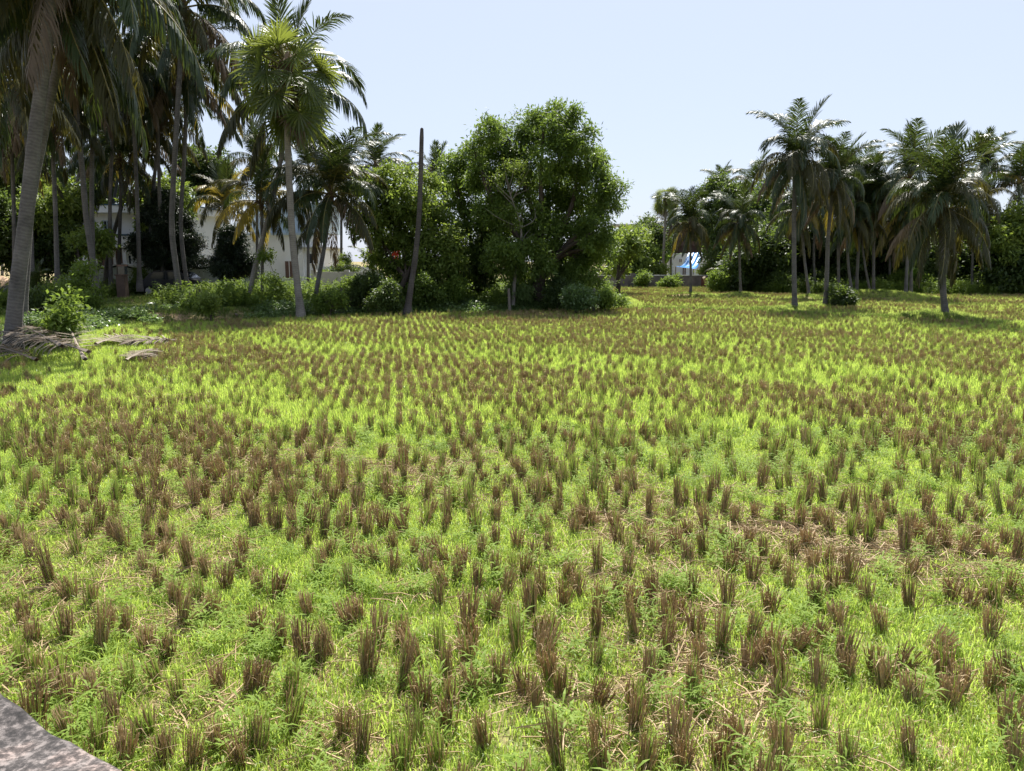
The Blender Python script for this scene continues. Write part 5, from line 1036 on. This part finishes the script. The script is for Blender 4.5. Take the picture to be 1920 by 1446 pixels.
for p in (bl, br): q_ = p - b; g = G(); V, F, uv = tubes(np.array([[[q_[0], q_[1], q_[2]], [q_[0], q_[1], .3 - b[2] - .3]]]), np.full((1, 2), .05), 6); g.add(V, F); g.obj('pole', [M['wood']], root)

# post with dark box, bin, car
b = at(229, 548, 42); b[2] = h1(b[0], b[1]); root = empty('gate_post', b); tag(root, 'brown stone post topped by a dark box between the bushes before the house', 'post')
X0, X1, Z0, Z1 = rect_at(42, 222.5, 236, 517, 548); g = G(); box(g, X0 - b[0], X1 - b[0], -.2, .2, -.2, Z1 - b[2]); g.obj('pillar', [M['brownstone']], root)
g = G(); box(g, X0 - b[0] - .05, X1 - b[0] + .05, -.25, .25, Z1 - b[2] + .002, Z1 - b[2] + .07); g.obj('cap', [M['brownstone']], root)
X0, X1, Z2, Z3 = rect_at(42, 224.5, 235.5, 499.5, 514.6); g = G(); box(g, X0 - b[0], X1 - b[0], -.16, .16, Z1 - b[2] + .072, Z3 - b[2]); g.obj('box', [M['darkglass']], root)
g = G(); box(g, X0 - b[0] - .04, X1 - b[0] + .04, -.2, .2, Z3 - b[2] + .002, Z3 - b[2] + .09); g.obj('lid', [M['brownpanel']], root)
b = at(443, 527, 48); b[2] = h1(b[0], b[1]); root = empty('bin', b); tag(root, 'dark green bin with a pale lid beside the compound wall end', 'bin')
X0, X1, Z0, Z1 = rect_at(48, 434, 453, 504.5, 527); g = G(); box(g, X0 - b[0], X1 - b[0], -.35, .35, -.05, Z1 - b[2]); g.obj('body', [M['binGreen']], root); g = G(); box(g, X0 - b[0] - .05, X1 - b[0] + .05, -.4, .4, Z1 - b[2] + .002, Z1 - b[2] + .07); g.obj('lid', [M['coping']], root)
# parked car, side on
Yc = 46.5; b = at(330, 535, Yc); b[2] = h1(b[0], b[1]); car = empty('parked_car', b); tag(car, 'black hatchback car parked side on behind the tall pair of palm trunks', 'car')
prof = [(-1.95, .35), (-2.0, .62), (-1.9, .88), (-1.55, .95), (-1.2, 1.32), (-.85, 1.47), (.2, 1.5), (.7, 1.38), (1.2, 1.0), (1.75, .88), (1.98, .7), (2.0, .38), (1.8, .28), (-1.8, .28)]
def extrude(prof, w0, w1, name, m, parent, inset=0):
    n = len(prof); V = []; 
    for y in (w0, w1): V += [(x, y, z) for x, z in prof]
    g = G(); g.add(V, [[i_, (i_ + 1) % n, (i_ + 1) % n + n, i_ + n] for i_ in range(n)])
    c = np.array(prof).mean(0); V = []
    for y in (w0, w1):
        k0 = len(V); V += [(x, y, z) for x, z in prof] + [(c[0], y, c[1])]
    g.add(V, [[i_, (i_ + 1) % n, n] for i_ in range(n)] + [[(i_ + 1) % n + n + 1, i_ + n + 1, 2 * n + 1] for i_ in range(n)])
    return g.obj(name, [M[m]], parent)
bd = extrude(prof, -.82, .82, 'body', 'carpaint', car); md = bd.modifiers.new('bevel', 'BEVEL'); md.width = .05; md.segments = 2; md.limit_method = 'ANGLE'
for nm, pf in (('window', [(-1.18, .98), (-.92, 1.36), (-.25, 1.41), (-.25, .98)]), ('window', [(-.18, .98), (-.18, 1.41), (.3, 1.4), (.72, 1.28), (.98, .98)])): extrude(pf, -.835, -.822, nm, 'carglass', car); extrude(pf, .822, .835, nm, 'carglass', car)
for (x, z0_, x2, z2) in ((.78, 1.36, 1.16, 1.05),): g = G(); g.add([(x, -.72, z0_ + .012), (x2, -.76, z2 + .012), (x2, .76, z2 + .012), (x, .72, z0_ + .012)], [[0, 1, 2, 3]]); g.obj('windscreen', [M['carglass']], car)
for x in (-1.25, 1.3):
    for y in (-.76, .76):
        g = G(); V, F, uv = tubes(np.array([[[x, y - .11, .31], [x, y - .1, .31], [x, y + .1, .31], [x, y + .11, .31]]]), np.array([[.2, .31, .31, .2]]), 20); g.add(V, F); wh = g.obj('wheel', [M['rubber']], car)
        g = G(); V, F, uv = tubes(np.array([[[x, y - .125, .31], [x, y - .12, .31], [x, y + .12, .31], [x, y + .125, .31]]]), np.array([[.01, .19, .19, .01]]), 14); g.add(V, F); g.obj('rim', [M['metal']], wh)
for y in (-.6, .6): g = G(); ball(g, (1.93, y, .72), .13, 0, .6); g.obj('headlight', [M['carglass']], car); g = G(); ball(g, (-1.93, y, .8), .11, 0, .8); g.obj('tail_light', [M['redcloth']], car)

# ------------------------------------------------------------------ near stone parapet
zr = 1.15
edge = np.array([gp(x, y, zr)[:2] for x, y in [(-330, 1110), (-150, 1195), (0, 1290), (60, 1325), (115, 1362), (170, 1392), (240, 1436), (360, 1520)]])
outl = np.vstack([edge, [(-.62, .9), (-1.6, .55), (-2.9, .9), (-3.2, 2.2)]])
c = outl.mean(0); k_ = 160; op = np.vstack([outl, outl[:1]]); seglen = np.concatenate([[0], np.cumsum(np.linalg.norm(np.diff(op, axis=0), axis=1))]); u_ = np.linspace(0, seglen[-1], k_, endpoint=False); ring = np.stack([np.interp(u_, seglen, op[:, q]) for q in (0, 1)], 1)
V = []; prof_ = [(f, 0) for f in np.linspace(.02, .93, 40)] + [(.96, -.008), (.985, -.03), (1.0, -.07), (1.01, -.14), (1.02, -.3), (1.03, -.6), (1.05, -1.0), (1.06, -1.35)]
for f, dz_ in prof_:
    for p in ring: q = c + (p - c) * f; V.append((q[0], q[1], zr + dz_))
V = np.array(V); d_ = (noise3(V, 3, 11) - .5) * .10 + (noise3(V, 9, 21) - .5) * .06 + (noise3(V, 30, 27) - .5) * .016
nv = np.zeros_like(V); nv[:, 2] = 1; side = V[:, 2] < zr - .05; nv[side, :2] = norm(V[side, :2] - c); nv[side, 2] = .2; V = V + nv * d_[:, None]
F = [[j * k_ + i_, j * k_ + (i_ + 1) % k_, (j + 1) * k_ + (i_ + 1) % k_, (j + 1) * k_ + i_] for j in range(len(prof_) - 1) for i_ in range(k_)]
m, nt, N, L, P, O = mat('granite'); tc = N.new("ShaderNodeTexCoord")
n1 = N.new("ShaderNodeTexNoise"); n1.inputs['Scale'].default_value = 38; n1.inputs['Detail'].default_value = 9; n1.inputs['Roughness'].default_value = .7; L.new(tc.outputs['Object'], n1.inputs[0])
n2 = N.new("ShaderNodeTexNoise"); n2.inputs['Scale'].default_value = 9; n2.inputs['Detail'].default_value = 6; L.new(tc.outputs['Object'], n2.inputs[0])
c1 = ramp(N, L, n1.outputs['Fac'], [(.36, (.018, .017, .017)), (.49, (.06, .055, .053)), (.6, (.20, .185, .178))]); c2 = ramp(N, L, n2.outputs['Fac'], [(.38, (.35, .33, .33)), (.52, (.95, .90, .88)), (.64, (1.4, 1.2, 1.12))])
mx = N.new("ShaderNodeMix"); mx.data_type = 'RGBA'; mx.blend_type = 'MULTIPLY'; mx.inputs[0].default_value = 1; L.new(c1, mx.inputs[6]); L.new(c2, mx.inputs[7]); L.new(mx.outputs[2], P.inputs['Base Color']); P.inputs['Roughness'].default_value = .9
bp = N.new("ShaderNodeBump"); bp.inputs['Strength'].default_value = .6; bp.inputs['Distance'].default_value = .01; L.new(n1.outputs['Fac'], bp.inputs['Height']); L.new(bp.outputs[0], P.inputs['Normal'])
tag(G().add(V, F).obj('stone_parapet', [m], smooth=True), 'rough grey granite stone in the near bottom left corner', 'stone')
